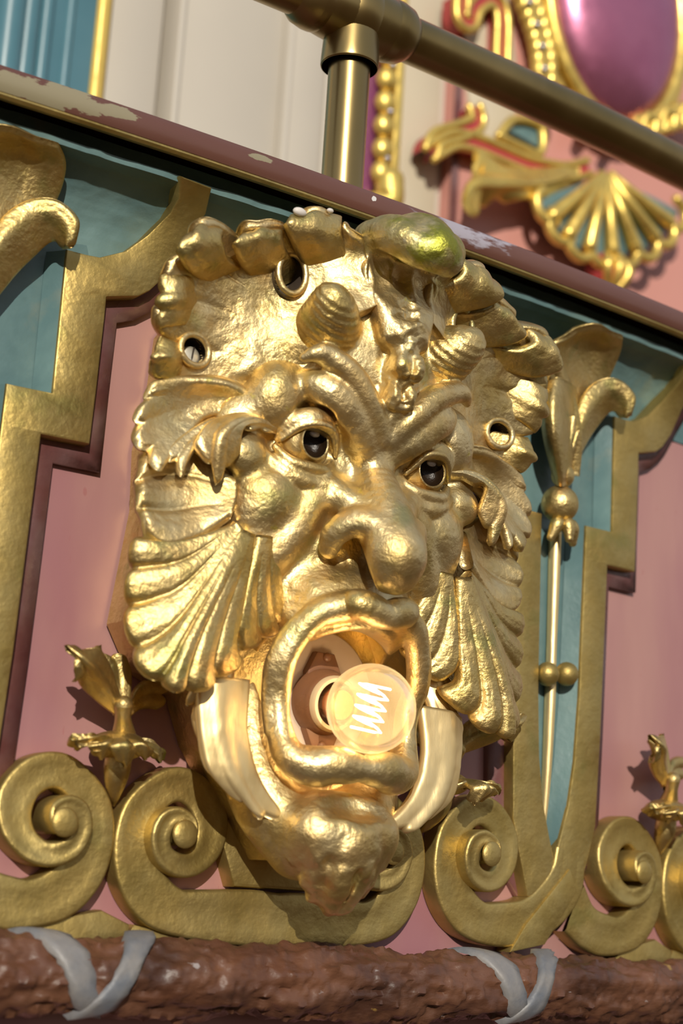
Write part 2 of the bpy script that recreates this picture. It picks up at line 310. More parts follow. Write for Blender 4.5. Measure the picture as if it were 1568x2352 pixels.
def fan(name, lobes, mat, parent, frame=MW, groove=3., notch=.12, thick=7., nu=36, nv=12, sub=0., mirror=False, ends=.5, holes=(), ragged=.6, gpow=1., ramp0=.15, flip=False, out=(0, 0, 1), gexp=1.):
    """carved leaf: each lobe is a centre line of control points from base to tip; folds lie between lobes"""
    n = len(lobes); m = max(len(l) for l in lobes)
    u = np.linspace(0, 1, nu); v = np.linspace(-ends, n-1+ends, int((n-1+2*ends)*nv)+1)
    G = 1-np.abs(np.cos(math.pi*v))**gexp
    if ends < .5: pass
    Lr = [np.asarray(l, float) for l in lobes]
    P = np.zeros((nu, len(v), 3))
    for j, vv in enumerate(v):
        ue = u*(1-notch*G[j]**1.5)
        curves = np.stack([catmull(l, ue*(len(l)-1)) for l in Lr], 0)    # n,nu,3
        if n == 1: P[:, j] = curves[0]
        else:
            vc = min(max(vv, 0), n-1); c = catmull(curves.reshape(n, -1), np.array([vc]))[0].reshape(nu, 3)
            if vv < 0: c = c+(curves[0]-curves[1])*(-vv)
            if vv > n-1: c = c+(curves[-1]-curves[-2])*(vv-(n-1))
            P[:, j] = c
    if mirror: P = P*np.array([-1, 1, 1])
    Nn = np.cross(np.gradient(P, axis=0), np.gradient(P, axis=1)); Nn /= np.linalg.norm(Nn, axis=2)[..., None]+1e-9
    if (Nn@np.asarray(out, float)).mean()*(1 if not flip else -1) < 0: Nn = -Nn; rev = True
    else: rev = False
    ramp = np.clip((u-ramp0)/(1-ramp0), 0, 1)**.8
    disp = -groove*(G**gpow)[None]*ramp[:, None]
    if sub: disp = disp+sub*np.cos(6*math.pi*v)[None]*ramp[:, None]
    ragged = ragged*(.35 if frame is BW else 1.); disp = disp+.55*ragged*vnoise(P, 8.)+.2*ragged*vnoise(P, 3.)
    P = P+Nn*disp[..., None]
    # thickness, rounded toward the free edges
    du = np.linalg.norm(P-P[-1:], axis=2); dv0 = np.linalg.norm(P-P[:, :1], axis=2); dv1 = np.linalg.norm(P-P[:, -1:], axis=2)
    dist = np.minimum(np.minimum(du, dv0), dv1); q = np.clip(dist/(thick*.5), 0, 1); ee = np.sqrt(np.clip(1-(1-q)**2, 0, 1))
    Fr = P-Nn*(thick*.5*(1-ee))[..., None]; Bk = P-Nn*(thick*(1-.5*(1-ee)))[..., None]
    nvv = len(v); F1 = gridfaces(nu, nvv); Fb = F1[:, ::-1]+nu*nvv
    if holes:
        Cc = P.reshape(-1, 3)[F1].mean(1)
        keep = np.ones(len(F1), bool)
        for (hx, hy, rx, ry) in holes: keep &= ((Cc[:, 0]-hx)/rx)**2+((Cc[:, 1]-hy)/ry)**2 > 1
        F1 = F1[keep]; Fb = Fb[keep]
    FF = np.vstack([F1, Fb])
    rim = [(nu-1)*nvv+np.arange(nvv), np.arange(nu)*nvv, np.arange(nu)*nvv+nvv-1, np.arange(nvv)]
    V = np.vstack([Fr.reshape(-1, 3), Bk.reshape(-1, 3)])
    for k, rr in enumerate(rim):
        a, b = rr[:-1], rr[1:]; qd = np.stack([a, b, b+nu*nvv, a+nu*nvv], 1)
        FF = np.vstack([FF, qd if k in (0, 1) else qd[:, ::-1]])
    if not rev: FF = FF[:, ::-1] if False else FF
    return mesh(name, frame(V), FF, mat, parent)
def bow_copy(r, ds, label=None, name=None):
    """copy a thing and its parts ds mm along the bow"""
    Rt = Matrix.Translation((0, R, 0)) @ Matrix.Rotation(ds*.001*KB, 4, 'Z') @ Matrix.Translation((0, -R, 0))
    c = r.copy(); COL.objects.link(c); c.matrix_world = Rt @ (Matrix.Translation(r.location) @ r.rotation_euler.to_matrix().to_4x4())
    if label: c['label'] = label
    for ch in [o for o in bpy.data.objects if o.parent == r]:
        d = ch.copy(); COL.objects.link(d); d.parent = c
        for g in [o for o in bpy.data.objects if o.parent == ch]:
            e_ = g.copy(); COL.objects.link(e_); e_.parent = d
    return c
def sweep(name, prof, s0, s1, mat, parent=None, frame=BW, n=160, noise=None, angle=40):
    """profile [(h, z)] swept along the bow"""
    s = np.linspace(s0, s1, n); pr = np.asarray(prof, float)
    P = np.zeros((n, len(pr), 3)); P[..., 0] = s[:, None]; P[..., 1] = pr[None, :, 1]; P[..., 2] = pr[None, :, 0]
    if noise: P = noise(P)
    return mesh(name, frame(P).reshape(-1, 3), gridfaces(n, len(pr))[:, ::-1], mat, parent, angle=angle)

# ------------------------------------------------------------------ the setting: bowed front, cove, coping, log moulding
S0, S1 = -420, 900
def rough_plaster(amp, cell):
    def f(P):
        P = P.copy(); P[..., 2] += amp*vnoise(P, cell)+.5*amp*vnoise(P, cell*.4); return P
    return f
def dense(prof, k=5):
    pr = np.asarray(prof, float); t = np.linspace(0, len(pr)-1, (len(pr)-1)*k+1); i = np.minimum(t.astype(int), len(pr)-2); f = (t-i)[:, None]
    return pr[i]*(1-f)+pr[i+1]*f
wall = sweep('wall_front', dense([(-15, 195), (-15, 60), (-15, -120), (-15, -330), (-15, -620)], 8), S0, S1, PINK); tag(wall, 'pink painted bowed balcony front behind the gilded mask', kind='structure')
cv = [(-13.5, 118)]+[(-13.5+42*(1-math.cos(a)), 122+46*math.sin(a)) for a in np.linspace(0, 1.2, 12)]
cove = sweep('trim_1', dense(cv+[(24, 166), (25, 169.5), (22, 171), (12, 171.5), (10, 184)], 4), S0, S1, TEAL, n=330, noise=rough_plaster(1.3, 16)); tag(cove, 'teal plaster cove under the coping', kind='structure')
cop = [(-70, 194), (36, 194.5), (41, 193), (43.5, 189), (43.5, 181), (41.5, 177.5), (38, 176.5)]
coping = sweep('trim_2', cop, S0, S1, COPING, n=200); tag(coping, 'brown-red coping with chipped paint along the top of the balcony front', kind='structure')
gf = sweep('gilt_fillet', [(41, 177.6), (41.4, 176), (39.5, 174.6), (36, 175), (33, 178)], S0, S1, STRAPGOLD, coping)
def bark(P):
    P = P.copy(); k = .001
    c = np.array([0, -289.5, 8.]); v = P-c; v[..., 0] = 0; r = np.linalg.norm(v, axis=2); v = v/(r[..., None]+1e-9)
    Q = P*np.array([.4, 1.2, 1.2]); d = 3.2*vnoise(Q, 10)+2.6*vnoise(Q, 4.5)+1.8*vnoise(P*np.array([.6, 1, 1]), 2.2)
    lim = (P[..., 2] > -10); return P+v*(d*lim)[..., None]
th = np.linspace(math.radians(112), math.radians(-150), 40)
log = sweep('trim_3', [(8+21*math.cos(a), -289.5+20*math.sin(a)) for a in th], S0, S1, BARK, n=900, noise=bark, angle=80); tag(log, 'brown bark-like roll moulding along the foot of the balcony front', kind='structure')
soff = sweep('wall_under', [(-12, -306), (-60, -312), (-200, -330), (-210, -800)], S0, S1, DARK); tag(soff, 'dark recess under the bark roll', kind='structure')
def log_ribbon(cx, label):
    """two flat grey straps crossing the roll in a V"""
    r = root('ribbon_wrap', label, 'ribbon', BW([[cx, -320, 20]])[0], 'grey ribbons wrapped round the bark roll')
    for sgn in (-1, 1):
        n = 26; rows = []
        for i in range(n):
            f = i/(n-1); ang = math.radians(100-155*f); xc = cx+sgn*(34-33*f**.9)+2*math.sin(5*f); wd = 11.5+1.2*math.sin(7*f+sgn)
            rr = 24.2+(1.2 if sgn > 0 else 0)+.5*math.sin(9*f)
            dx, dz = wd, sgn*3
            row = []
            for g in (-1, -.9, -.4, 0, .4, .9, 1):
                a2 = ang+math.radians(sgn*14*g); rad = rr-(3.5 if abs(g) == 1 else 0)+.3*(1-g*g)
                row.append([xc+wd*g, -289.5+(rad-1)*math.sin(a2), 8+rad*math.cos(a2)])
            rows.append(row)
        P = np.array(rows); P = P+.9*vnoise(P, 6)[..., None]*np.array([1, .3, 1])+.5*vnoise(P, 2.5)[..., None]
        mesh('ribbon_band', BW(P).reshape(-1, 3), gridfaces(n, 7) if True else None, RIBBON, r)
    return r
log_ribbon(-127, 'grey crossed ribbon round the bark roll below the left scrolls')
log_ribbon(B(1200, 2280, 26)[0], 'grey crossed ribbon round the bark roll below the right scrolls')

# ------------------------------------------------------------------ strapwork
UC = PER*500                                   # centre line of the right U from the mask centre (225 mm)
def U(pts): return [(x+UC, z) for x, z in pts]
inner_arm = [(119, 181), (116, 172), (110, 158), (99, 140), (87, 125), (76, 117.5), (71, 116), (50, 115.5), (49.8, 109), (50, 28.5), (22.3, 28), (21.5, -20), (20, -95), (17, -140), (12, -170), (5, -192), (0, -206)]
outer_arm = [(8, -232), (24, -232), (33, -205), (40, -182), (43, -120), (44.5, -60), (46, 3), (76, 3.5), (77, 40), (78, 93), (98, 101), (106, 106), (114, 119), (126, 138), (134, 156), (139, 170), (142, 183)]
def cove_h(z):
    z = np.asarray(z, float); q = np.clip((z-122)/46, 0, .95); return np.where(z > 122, 42*(1-np.sqrt(1-q*q)), 0)
def BC(px, py):                                # point on the strap face where it climbs the cove
    h = 0.
    for _ in range(25): h = .6*h+.4*float(cove_h(B(px, py, h)[1]))
    p = B(px, py, h); return (p[0]+PER*1000-UC, p[1])
def BWC(p):
    p = np.array(p, float); p[..., 2] += cove_h(p[..., 1]); return BW(p)
inner_arm[:7] = [BC(414, 402), BC(411, 454), BC(391, 488), BC(340, 539), BC(289, 576), BC(231, 590), (62, 115.6)]
outer_arm[10:] = [(78, 93), (98, 99), BC(345, 667), BC(381, 634), BC(425, 563), BC(474, 490), BC(487, 430)]
def strap_U():
    r = root('strapwork_loop', 'gold painted strapwork loop framing the teal channel right of the mask', 'strapwork', BW([[UC, -232, -14]])[0], 'gold strapwork loops')
    plate('strap_arm', U(inner_arm+outer_arm), -15, 0, STRAPGOLD, r, 1.3, BWC)
    mi = [(-x, z) for x, z in inner_arm]; mo = [(-x, z) for x, z in outer_arm[1:]]
    plate('strap_arm', U(mi+[(-6, -232)]+mo), -15, 0, STRAPGOLD, r, 1.3, BWC)
    # teal field of the channel and its sloping border
    field = [(x*.995, z) for x, z in inner_arm[5:]]; fieldm = [(-x, z) for x, z in field[::-1]]
    plate('channel_field', U([(60, 150)]+field+fieldm+[(-60, 150)]), -30, -13, TEAL, r, .3)
    for sg in (-1, 1):
        o_ = [(sg*(x+.5)+UC, z, -1.5) for x, z in inner_arm[7:]]; i_ = [(sg*max(x-7.5, .5)+UC, z if k > 2 else z, -12.6) for k, (x, z) in enumerate(inner_arm[7:])]
        P = np.stack([np.array(o_), np.array(i_)], 1)
        mesh('channel_slope', BW(P).reshape(-1, 3), gridfaces(len(o_), 2), TEAL, r, smooth=False)
    return r
Ur = strap_U()
# sloping maroon borders on the pink side of each arm
def borders(r):
    path = outer_arm[1:10]+[(98, 99), BC(345, 667), BC(381, 634), BC(425, 563), BC(474, 490)]
    off = [(24, -232), (47, -205), (53.5, -182), (56, -120), (57.5, -60), (58.5, -9), (88.5, -9), (89, 40), (90, 83), (102, 88), (114, 97), (122, 106), (134, 124), (144, 146)]
    for sg in (-1, 1):
        a = np.array([(sg*(x-1)+UC, z, -9) for x, z in path]); b = np.array([(sg*x+UC, z, -9.8) for x, z in off]); c = b.copy(); c[:, 2] = -15.5
        P = np.stack([a, b, c], 1)
        P = np.stack([catmull(P[:, k], np.linspace(0, len(path)-1, (len(path)-1)*1+1)) for k in range(3)], 1)
        mesh('border_strip', BWC(P).reshape(-1, 3), gridfaces(P.shape[0], 3), MAROON, r, smooth=False)
borders(Ur)
SN_O = [(15, -59, 0), (-18, -52, 0), (-37, -33, 0), (-43, -7, 0), (-36, 18, 0), (-12, 36, 0), (12, 33, 0), (28, 14, 1), (26, -7, 3), (13, -21, 5), (-4, -25, 7), (-19, -18, 8), (-25, -4, 9), (-21, 9, 10), (-10, 14, 11), (1, 9, 12), (3, 0, 13), (-2, -7, 14), (-9, -6, 14), (-11, -1, 14)]
SN_I = [(15, -31, 0), (2, -31, 0), (-10, -22, 0), (-18, -6, 0), (-14, 10, 0), (-5, 17, 0), (4, 13, 0), (8, 3, 1), (6, -6, 3), (0, -11, 5), (-6, -11, 7), (-11, -8, 8), (-12, -2, 9), (-10, 3, 10), (-7, 4, 11), (-5, 2, 12), (-4, -1, 13), (-5, -2, 14), (-6, -1.5, 14), (-6.5, -1, 14)]
def scroll(parent, cx, cz, mir=1, tail_o=(), tail_i=(), s=1.):
    f = lambda L: [(cx+mir*x*s, cz+z*s, h) for x, z, h in L]
    ribbon('scroll', f(list(tail_o)+SN_O), f(list(tail_i)+SN_I), STRAPGOLD, parent, dish=1.2)
    ball((cx+mir*-6*s, cz-1*s, 12.5), (8, 8, 2.6), 'scroll_eye', STRAPGOLD, parent, n=14)
# right U: scroll sweeping left (joined to the right arm) and scroll turning right
scroll(Ur, UC-64, -206, 1, [(94, 2, .8), (92, -20, .8), (76, -40, .8), (50, -54, .8)], [(66, 8, .8), (62, -6, .8), (50, -19, .8), (36, -28, .8)])
scroll(Ur, UC+71, -209, -1, [(58, -44, -.6), (38, -55, -.3)], [(40, -12, -.6), (30, -26, -.3)])
plate('patch', [(UC+14, -212), (UC+22, -226), (UC-8, -262), (UC-40, -268), (UC-26, -250)], -13, 1.3, STRAPGOLD, Ur, .6)
plate('filler', [(UC+78, -262), (UC+112, -255), (UC+130, -262), (UC+130, -275), (UC+60, -275)], -14, -4, STRAPGOLD, Ur, 2)
bow_copy(Ur, -PER*1000, 'gold painted strapwork loop at the left edge, its scroll touching the next one')
def mask_scrolls():
    r = root('scroll_band', 'wide gold band below the mask curling up into scrolls at both ends', 'scrollwork', BW([[0, -270, -14]])[0], 'gold scroll bands under the masks')
    for m in (1, -1): scroll(r, -68*m, -210, m, [(69, -61.5, 0), (48, -61, 0)], [(69, -30, 0), (48, -29, 0)])
    plate('chip', [(-92, -262), (-60, -268), (-58, -276), (-98, -272)], -13, -5, STRAPGOLD, r, 1)
    plate('stem', [(-30, -238), (-44, -205), (-40, -170), (40, -170), (44, -205), (30, -238)], -15, -2, STRAPGOLD, r, 2)
    return r
msc = mask_scrolls()
bow_copy(msc, PER*1000, 'gold scroll band cut off by the right edge of the picture')

# ------------------------------------------------------------------ bellflower drops in the teal channels
def drop():
    r = root('bellflower_drop', 'gilded bellflower drop with ball and rod in the teal channel right of the mask', 'ornament', BW([[UC, -190, -13]])[0], 'gilded bellflower drops in the teal channels')
    b = lambda px, py, h: B(px, py, h)
    # hood petal at the back, tongue petal in front, curled side petals
    fan('hood_petal', [[b(1300, 960, 6), b(1285, 880, 12), b(1282, 810, 22), b(1298, 778, 30)], [b(1315, 960, 8), b(1325, 870, 6), b(1345, 790, 14), b(1360, 752, 34)], [b(1335, 950, 6), b(1372, 880, 4), b(1400, 810, 14), b(1412, 768, 30)]], GOLDLEAF, r, BW, groove=1.5, notch=.02, thick=5, nu=30, nv=14)
    fan('tongue_petal', [[b(1270, 1110, 0), b(1246, 1010, 3), b(1238, 940, 5), b(1244, 880, 8)], [b(1280, 1116, 9), b(1256, 1010, 19), b(1250, 930, 21), b(1258, 868, 18)], [b(1292, 1118, 12), b(1278, 1010, 27), b(1276, 930, 29), b(1284, 862, 24)], [b(1304, 1114, 9), b(1304, 1010, 20), b(1305, 935, 22), b(1308, 872, 18)], [b(1314, 1108, 0), b(1326, 1010, 3), b(1330, 950, 5), b(1326, 886, 8)]], GOLDLEAF, r, BW, groove=0, notch=.0, thick=5, nu=30, nv=8, ends=0)
    ball(b(1292, 1092, 6), (8.5, 9, 8), 'petal_foot', GOLDLEAF, r, n=14)
    sp = [[b(1290, 1080, 3), b(1312, 990, 8), b(1338, 920, 11), b(1375, 880, 14), b(1422, 876, 20), b(1458, 912, 24), b(1448, 955, 20)], [b(1298, 1085, 6), b(1328, 1005, 12), b(1358, 940, 14), b(1390, 905, 15), b(1420, 903, 18), b(1440, 928, 20), b(1436, 960, 17)], [b(1310, 1090, 2), b(1350, 1010, 4), b(1380, 965, 6), b(1398, 945, 8), b(1410, 942, 10), b(1418, 952, 11), b(1424, 964, 11)]]
    fan('side_petal', sp, GOLDLEAF, r, BW, groove=.3, notch=.0, thick=6, nu=44, nv=12, ends=.2)
    mx = 2*UC
    fan('side_petal', [[(mx-x, z, h) for x, z, h in l] for l in sp], GOLDLEAF, r, BW, groove=.3, notch=.0, thick=6, nu=44, nv=12, ends=.2)
    tube([b(1294, 1050, 12), b(1308, 1000, 14), b(1315, 960, 16)], [3, 3.5, 2.5], 'slot_rim', GOLDLEAF, r, n=10)
    ball(b(1285, 1158, 4), (13.3, 13.3, 13), 'ball', GOLDLEAF, r)
    cb = b(1288, 1215, 3)
    for sg in (-1, 0, 1):
        tube([(cb[0]+sg*2, cb[1]+3, 2), (cb[0]+sg*7, cb[1]+2, 9 if sg == 0 else 6), (cb[0]+sg*11, cb[1]-8, 11 if sg == 0 else 4)], [4, 5.5, 3], 'collar_petal', GOLDLEAF, r, n=12)
    x0 = UC
    tube([(x0, cb[1], -9), (x0, -60, -9), (x0, -100, -9), (x0, -150, -10), (x0, -190, -12)], [4.2, 3.4, 3.6, 3, 1.6], 'rod', PALEGOLD, r, n=12, flat=1.2)
    for px in (1257, 1301):
        ball(b(px, 1548, -1), (8.3, 8.3, 8), 'bead', STRAPGOLD, r, n=16)
    return r
dr = drop()
bow_copy(dr, -PER*1000, 'gilded bellflower drop with curled petal cut off by the left edge of the picture')

# ------------------------------------------------------------------ leafy sprigs between the scrolls
def sprig(mir=1, label=''):
    """leaves, a calyx of drooping petals and a spike; modelled on the one left of the mask"""
    cx = -112
    def b(px, py, h):
        p = B(px, py, h); return (p[0] if mir > 0 else -p[0], p[1], p[2])
    r = root('leaf_sprig', label, 'ornament', BW([[cx*mir, -197, -14]])[0], 'small gilded sprigs between the scrolls')
    fan('leaf', [[b(285, 1660, 8), b(235, 1610, 12), b(185, 1560, 22), b(175, 1520, 28)], [b(282, 1655, 10), b(245, 1575, 18), b(200, 1520, 34), b(150, 1478, 30)], [b(290, 1650, 8), b(262, 1560, 14), b(235, 1510, 24), b(212, 1488, 26)]], GOLDLEAF, r, BW, groove=1.6, notch=.05, thick=5, nu=26, nv=10, ends=.4)
    fan('leaf', [[b(285, 1660, 8), b(320, 1620, 2), b(350, 1610, 0), b(385, 1615, -2)], [b(285, 1655, 8), b(320, 1590, 2), b(355, 1575, 0), b(400, 1580, -2)]], GOLDLEAF, r, BW, groove=2, notch=.1, thick=4, nu=20, nv=10)
    fan('leaf', [[b(272, 1640, 8), b(262, 1580, 4), b(258, 1530, 4), b(240, 1500, 4)], [b(290, 1640, 8), b(292, 1560, 4), b(285, 1520, 4), b(275, 1500, 4)]], GOLDLEAF, r, BW, groove=2, notch=.1, thick=4, nu=20, nv=10)
    tube([b(284, 1690, 6), b(282, 1650, 12), b(283, 1620, 14)], [7, 4.6, 5.5], 'stem', GOLDLEAF, r, n=14)
    c = b(272, 1700, 8)
    ball(b(272, 1712, 6), (17, 8, 15), 'calyx', GOLDLEAF, r, n=16)
    for tip, md in ((((172, 1730, 14)), ((215, 1700, 26))), (((232, 1752, 22)), ((245, 1712, 30))), (((290, 1768, 30)), ((288, 1712, 34))), (((335, 1752, 22)), ((325, 1715, 28))), (((370, 1758, 6)), ((350, 1715, 14)))):
        tp = b(*tip); m_ = b(*md); c2 = (c[0], c[1]+2, c[2])
        dx = 7
        fan('calyx_petal', [[(c2[0]-2, c2[1], c2[2]), (m_[0]-dx, m_[1], m_[2]-2), (tp[0]-4, tp[1]+3, tp[2]-3)], [c2, (m_[0], m_[1]+2, m_[2]+2), tp], [(c2[0]+2, c2[1], c2[2]), (m_[0]+dx, m_[1], m_[2]-2), (tp[0]+4, tp[1]+3, tp[2]-3)]], MOSSY if mir*tip[0] > 340 else GOLDLEAF, r, BW, groove=.6, notch=.03, thick=4.5, nu=20, nv=8, ends=.3)
    tube([b(275, 1720, 6), b(268, 1770, 4), b(262, 1820, -3), b(260, 1848, -8)], [7, 7.5, 4.5, 1.2], 'spike', GOLDLEAF, r, n=12)
    return r
sg = sprig(1, 'gilded leaf sprig with drooping calyx between the two left scrolls')
sprig(-1, 'gilded leaf sprig half hidden between the mask and the scroll right of it')
bow_copy(sg, PER*1000, 'gilded leaf sprig at the right edge beside the far scroll')

# ------------------------------------------------------------------ THE MASK
MK = root('grotesque_mask', 'large gilded grotesque mask with horns, open mouth and leafy beard', 'mask', MW([[0, -235, -14]])[0])
# --- sculpted face: signed distance field in the half space a = |x|, then mirrored
VS = .8
AX = np.arange(-1.5*VS, 104, VS); AX = (np.arange(0, 128)+.5)*VS
AY = np.arange(-262, 182, VS); AZ = np.arange(-14, 142, VS)
D = np.full((len(AX), len(AY), len(AZ)), 12., np.float32); LB = np.zeros(D.shape, np.uint8)
def box(lo, hi, pad):
    s = []
    for ax, l, h in zip((AX, AY, AZ), lo, hi):
        i0 = int(np.searchsorted(ax, l-pad)); i1 = int(np.searchsorted(ax, h+pad)); s.append(slice(i0, max(i1, i0)))
    return tuple(s)
def grid(s): return AX[s[0]][:, None, None], AY[s[1]][None, :, None], AZ[s[2]][None, None, :]
def apply(s, d, k, op, lab):
    a = D[s]; d = d.astype(np.float32)
    if op == 'add':
        h = np.maximum(k-np.abs(a-d), 0)/max(k, 1e-6)
        if lab is not None:
            l = LB[s]; l[d < a] = lab; LB[s] = l
        D[s] = np.minimum(a, d)-h*h*k*.25
    else:
        d = -d; h = np.maximum(k-np.abs(a-d), 0)/max(k, 1e-6); D[s] = np.maximum(a, d)+h*h*k*.25
def ell(c, r, k=5., op='add', lab=0, rot=None):
    c = np.array(c, float); r = np.array(r, float); ext = r.max() if rot is not None else r
    s = box(c-ext, c+ext, k+4); X, Y, Z = grid(s)
    if X.size*Y.size*Z.size == 0: return
    X = X-c[0]; Y = Y-c[1]; Z = Z-c[2]
    if rot is not None:
        Rm = np.array(Matrix.Rotation(math.radians(rot[0]), 3, 'X') @ Matrix.Rotation(math.radians(rot[1]), 3, 'Y') @ Matrix.Rotation(math.radians(rot[2]), 3, 'Z')).T
        X, Y, Z = (Rm[i, 0]*X+Rm[i, 1]*Y+Rm[i, 2]*Z for i in range(3))
    k0 = np.sqrt((X/r[0])**2+(Y/r[1])**2+(Z/r[2])**2); k1 = np.sqrt((X/r[0]**2)**2+(Y/r[1]**2)**2+(Z/r[2]**2)**2)+1e-9
    apply(s, k0*(k0-1)/k1, k, op, lab)
def cone(p0, p1, r0, r1, k, op, lab):
    p0 = np.array(p0, float); p1 = np.array(p1, float)
    s = box(np.minimum(p0-r0, p1-r1), np.maximum(p0+r0, p1+r1), k+4); X, Y, Z = grid(s)
    if X.size*Y.size*Z.size == 0: return
    b = p1-p0; L2 = b@b+1e-9
    t = np.clip(((X-p0[0])*b[0]+(Y-p0[1])*b[1]+(Z-p0[2])*b[2])/L2, 0, 1)
    d = np.sqrt((X-p0[0]-t*b[0])**2+(Y-p0[1]-t*b[1])**2+(Z-p0[2]-t*b[2])**2)-(r0+(r1-r0)*t)
    return s, d
def stube(pts, radii, k=5., op='add', lab=0, res=4):
    """smooth tapered tube (x = distance from the centre line, y, z); its own pieces merge hard, then blend in"""
    pts = np.asarray(pts, float); n = len(pts); t = np.linspace(0, n-1, (n-1)*res+1); C = catmull(pts, t); r = catmull(np.asarray(radii, float).reshape(-1, 1), t)[:, 0]
    s = box((C-r[:, None]).min(0), (C+r[:, None]).max(0), k+4); X, Y, Z = grid(s)
    if X.size*Y.size*Z.size == 0: return
    acc = None
    for i in range(len(C)-1):
        b = C[i+1]-C[i]; L2 = b@b+1e-9
        q = np.clip(((X-C[i][0])*b[0]+(Y-C[i][1])*b[1]+(Z-C[i][2])*b[2])/L2, 0, 1)
        d = np.sqrt((X-C[i][0]-q*b[0])**2+(Y-C[i][1]-q*b[1])**2+(Z-C[i][2]-q*b[2])**2)-(r[i]+(r[i+1]-r[i])*q)
        acc = d if acc is None else np.minimum(acc, d)
    apply(s, acc, k, op, lab)
FACE, HORN, BROW, NOSE, LIPS, LIDS, CHIN, CURL = range(8)
def L_(px, py, Z):                             # left-hand feature read off the photo -> folded coordinate
    p = M(px, py, Z); return (-p[0], p[1], p[2])
# masses
ell((0, 0, 8), (92, 128, 60), 6)
ell((0, 72, 40), (66, 62, 46), 14)
ell((0, 118, 58), (40, 34, 32), 12)
ell((0, -78, 46), (47, 30, 33), 10)                                    # muzzle
stube([(40, -135, 14), (40, -165, 22), (33, -190, 32), (16, -212, 41)], [18, 19, 21, 20], 8)
ell((0, -145, 6), (50, 74, 30), 10)
# temples and cheeks
ell((64, 39, 56), (18.5, 22, 16.5), 6, rot=(0, 0, 15))                      # bulge at the outer end of the brow
ell((80, 22, 40), (18, 20, 18), 10)
ell((59, -20, 44), (26, 25, 24), 7)                                    # cheek apple
stube([(66, -36, 42), (60, -50, 44), (55, -60, 42)], [17, 14, 9], 9)
stube([(38, -20, 60), (46, -38, 55), (56, -56, 50), (60, -72, 44), (56, -88, 44)], [11, 12, 10, 7, 5], 5)
ell((79, 1, 52), (15, 13, 11), 5)                                      # knob beside the eye
# hollow between cheek fold and muzzle
stube([(36, -44, 80), (46, -62, 76), (52, -76, 66), (50, -88, 64)], [6, 9, 13, 8], 5, 'sub')
# brows
stube([(50, 46, 68), (45, 45, 74), (36, 40.3, 76), (20, 27, 75), (6, 14, 70)], [8, 10, 12.5, 12, 9], 4, lab=BROW)
stube([(61, 58, 79), (55, 61, 83), (47, 61, 83), (31, 53, 85), (16, 38, 84), (3, 23, 78)], [2.5, 5, 7, 8, 7.5, 7], 3, lab=BROW)
stube([(58, 52, 90), (46, 51, 92), (34, 45, 94), (22, 33, 92)], [3, 2.5, 2, 1.5], 2, 'sub')
# eye sockets, lids
ell((44, 13, 72), (21, 14, 14), 4, 'sub', rot=(0, 0, 0))
ell((45, 27, 70), (14, 8, 12), 3, 'sub')
ell((44, 12, 41), (20, 15, 15), 4)
stube([(62, 13, 60), (56, 23, 66), (45, 26.5, 70), (33, 23, 69), (24, 12, 62)], [2.5, 6, 6.8, 5.5, 3], 2.2, lab=LIDS)
stube([(62, 12, 63), (54, 20.5, 71), (44, 22.5, 75), (33, 19, 74), (26, 9, 67)], [1.5, 2.8, 3.2, 2.8, 1.5], 1.2, lab=LIDS)
stube([(64, 8, 60), (56, 0, 65), (44, -2, 67.5), (34, -.5, 67.5), (26, 5, 63)], [2, 3.6, 4, 3.2, 2], 1.8, lab=LIDS)
stube([(68, 3, 57), (58, -5, 62), (46, -9.5, 64.5), (34, -8, 64.5), (26, 0, 61)], [3, 5, 6, 5, 3], 2.2, lab=LIDS)
ell((44, 11, 84), (17, 10.5, 15), 1.5, 'sub', rot=(0, 0, -6))
# nose
stube([(0, 20, 66), (0, 4, 68), (0, -14, 76), (0, -32, 86), (0, -50, 95)], [12, 12, 15, 17, 18], 7, lab=NOSE)
stube([(0, -46, 94), (0, -56, 95), (0, -62, 93)], [16, 13, 9.5], 4, lab=NOSE)
stube([(26, -12, 66), (18, -20, 74), (8, -30, 80)], [9, 9, 8], 8, lab=NOSE)
stube([(27, -46, 68), (27, -38, 74), (20, -32, 83), (12, -36, 92), (10, -50, 96), (6, -62, 94)], [6.5, 8.5, 9, 8.5, 8, 8], 4, lab=NOSE)
stube([(17, -46, 78), (14, -56, 84), (12, -66, 88)], [7, 7.5, 5], 2, 'sub')
stube([(17, -50, 66), (16, -51, 84)], [6.5, 7.2], 2, 'sub')
# horns
stube([(41, 82, 70), (45, 86, 80), (51, 91, 88), (57, 96, 90)], [19.5, 17, 12, 4.5], 3, lab=HORN)
# ridge down the forehead
stube([(0, 104, 90), (0, 90, 93), (0, 66, 92), (0, 44, 83), (0, 26, 78)], [9, 9, 8.5, 9, 5], 5)
ell((7, 84, 98), (5, 6, 4), 4); ell((5, 62, 98), (6, 8, 5), 4); ell((3, 46, 91), (7, 9, 6), 3)
stube([(22, 120, 86), (16, 100, 90), (12, 80, 92)], [6, 6, 5], 8)
# middle leaf of the crown, rolled forward
stube([(0, 112, 64), (0, 130, 68), (0, 142, 78)], [16, 15, 13.5], 6, lab=CURL)
stube([(12, 110, 70), (19, 130, 74), (22, 141, 82)], [12, 11, 10], 6, lab=CURL)
stube([(0, 139, 78), (0, 143, 90), (0, 138, 105), (0, 129, 118)], [14, 15.5, 17, 14.5], 4, lab=CURL)
stube([(18, 138, 80), (19, 141, 91), (16, 136, 105), (10, 127, 116)], [10.5, 11.5, 13, 10.5], 4, lab=CURL)
stube([(0, 101, 108), (0, 113, 102), (0, 121, 94)], [13, 12.5, 10], 4, 'sub'); stube([(17, 99, 108), (19, 113, 98), (17, 122, 92)], [9, 10.5, 9], 4, 'sub')
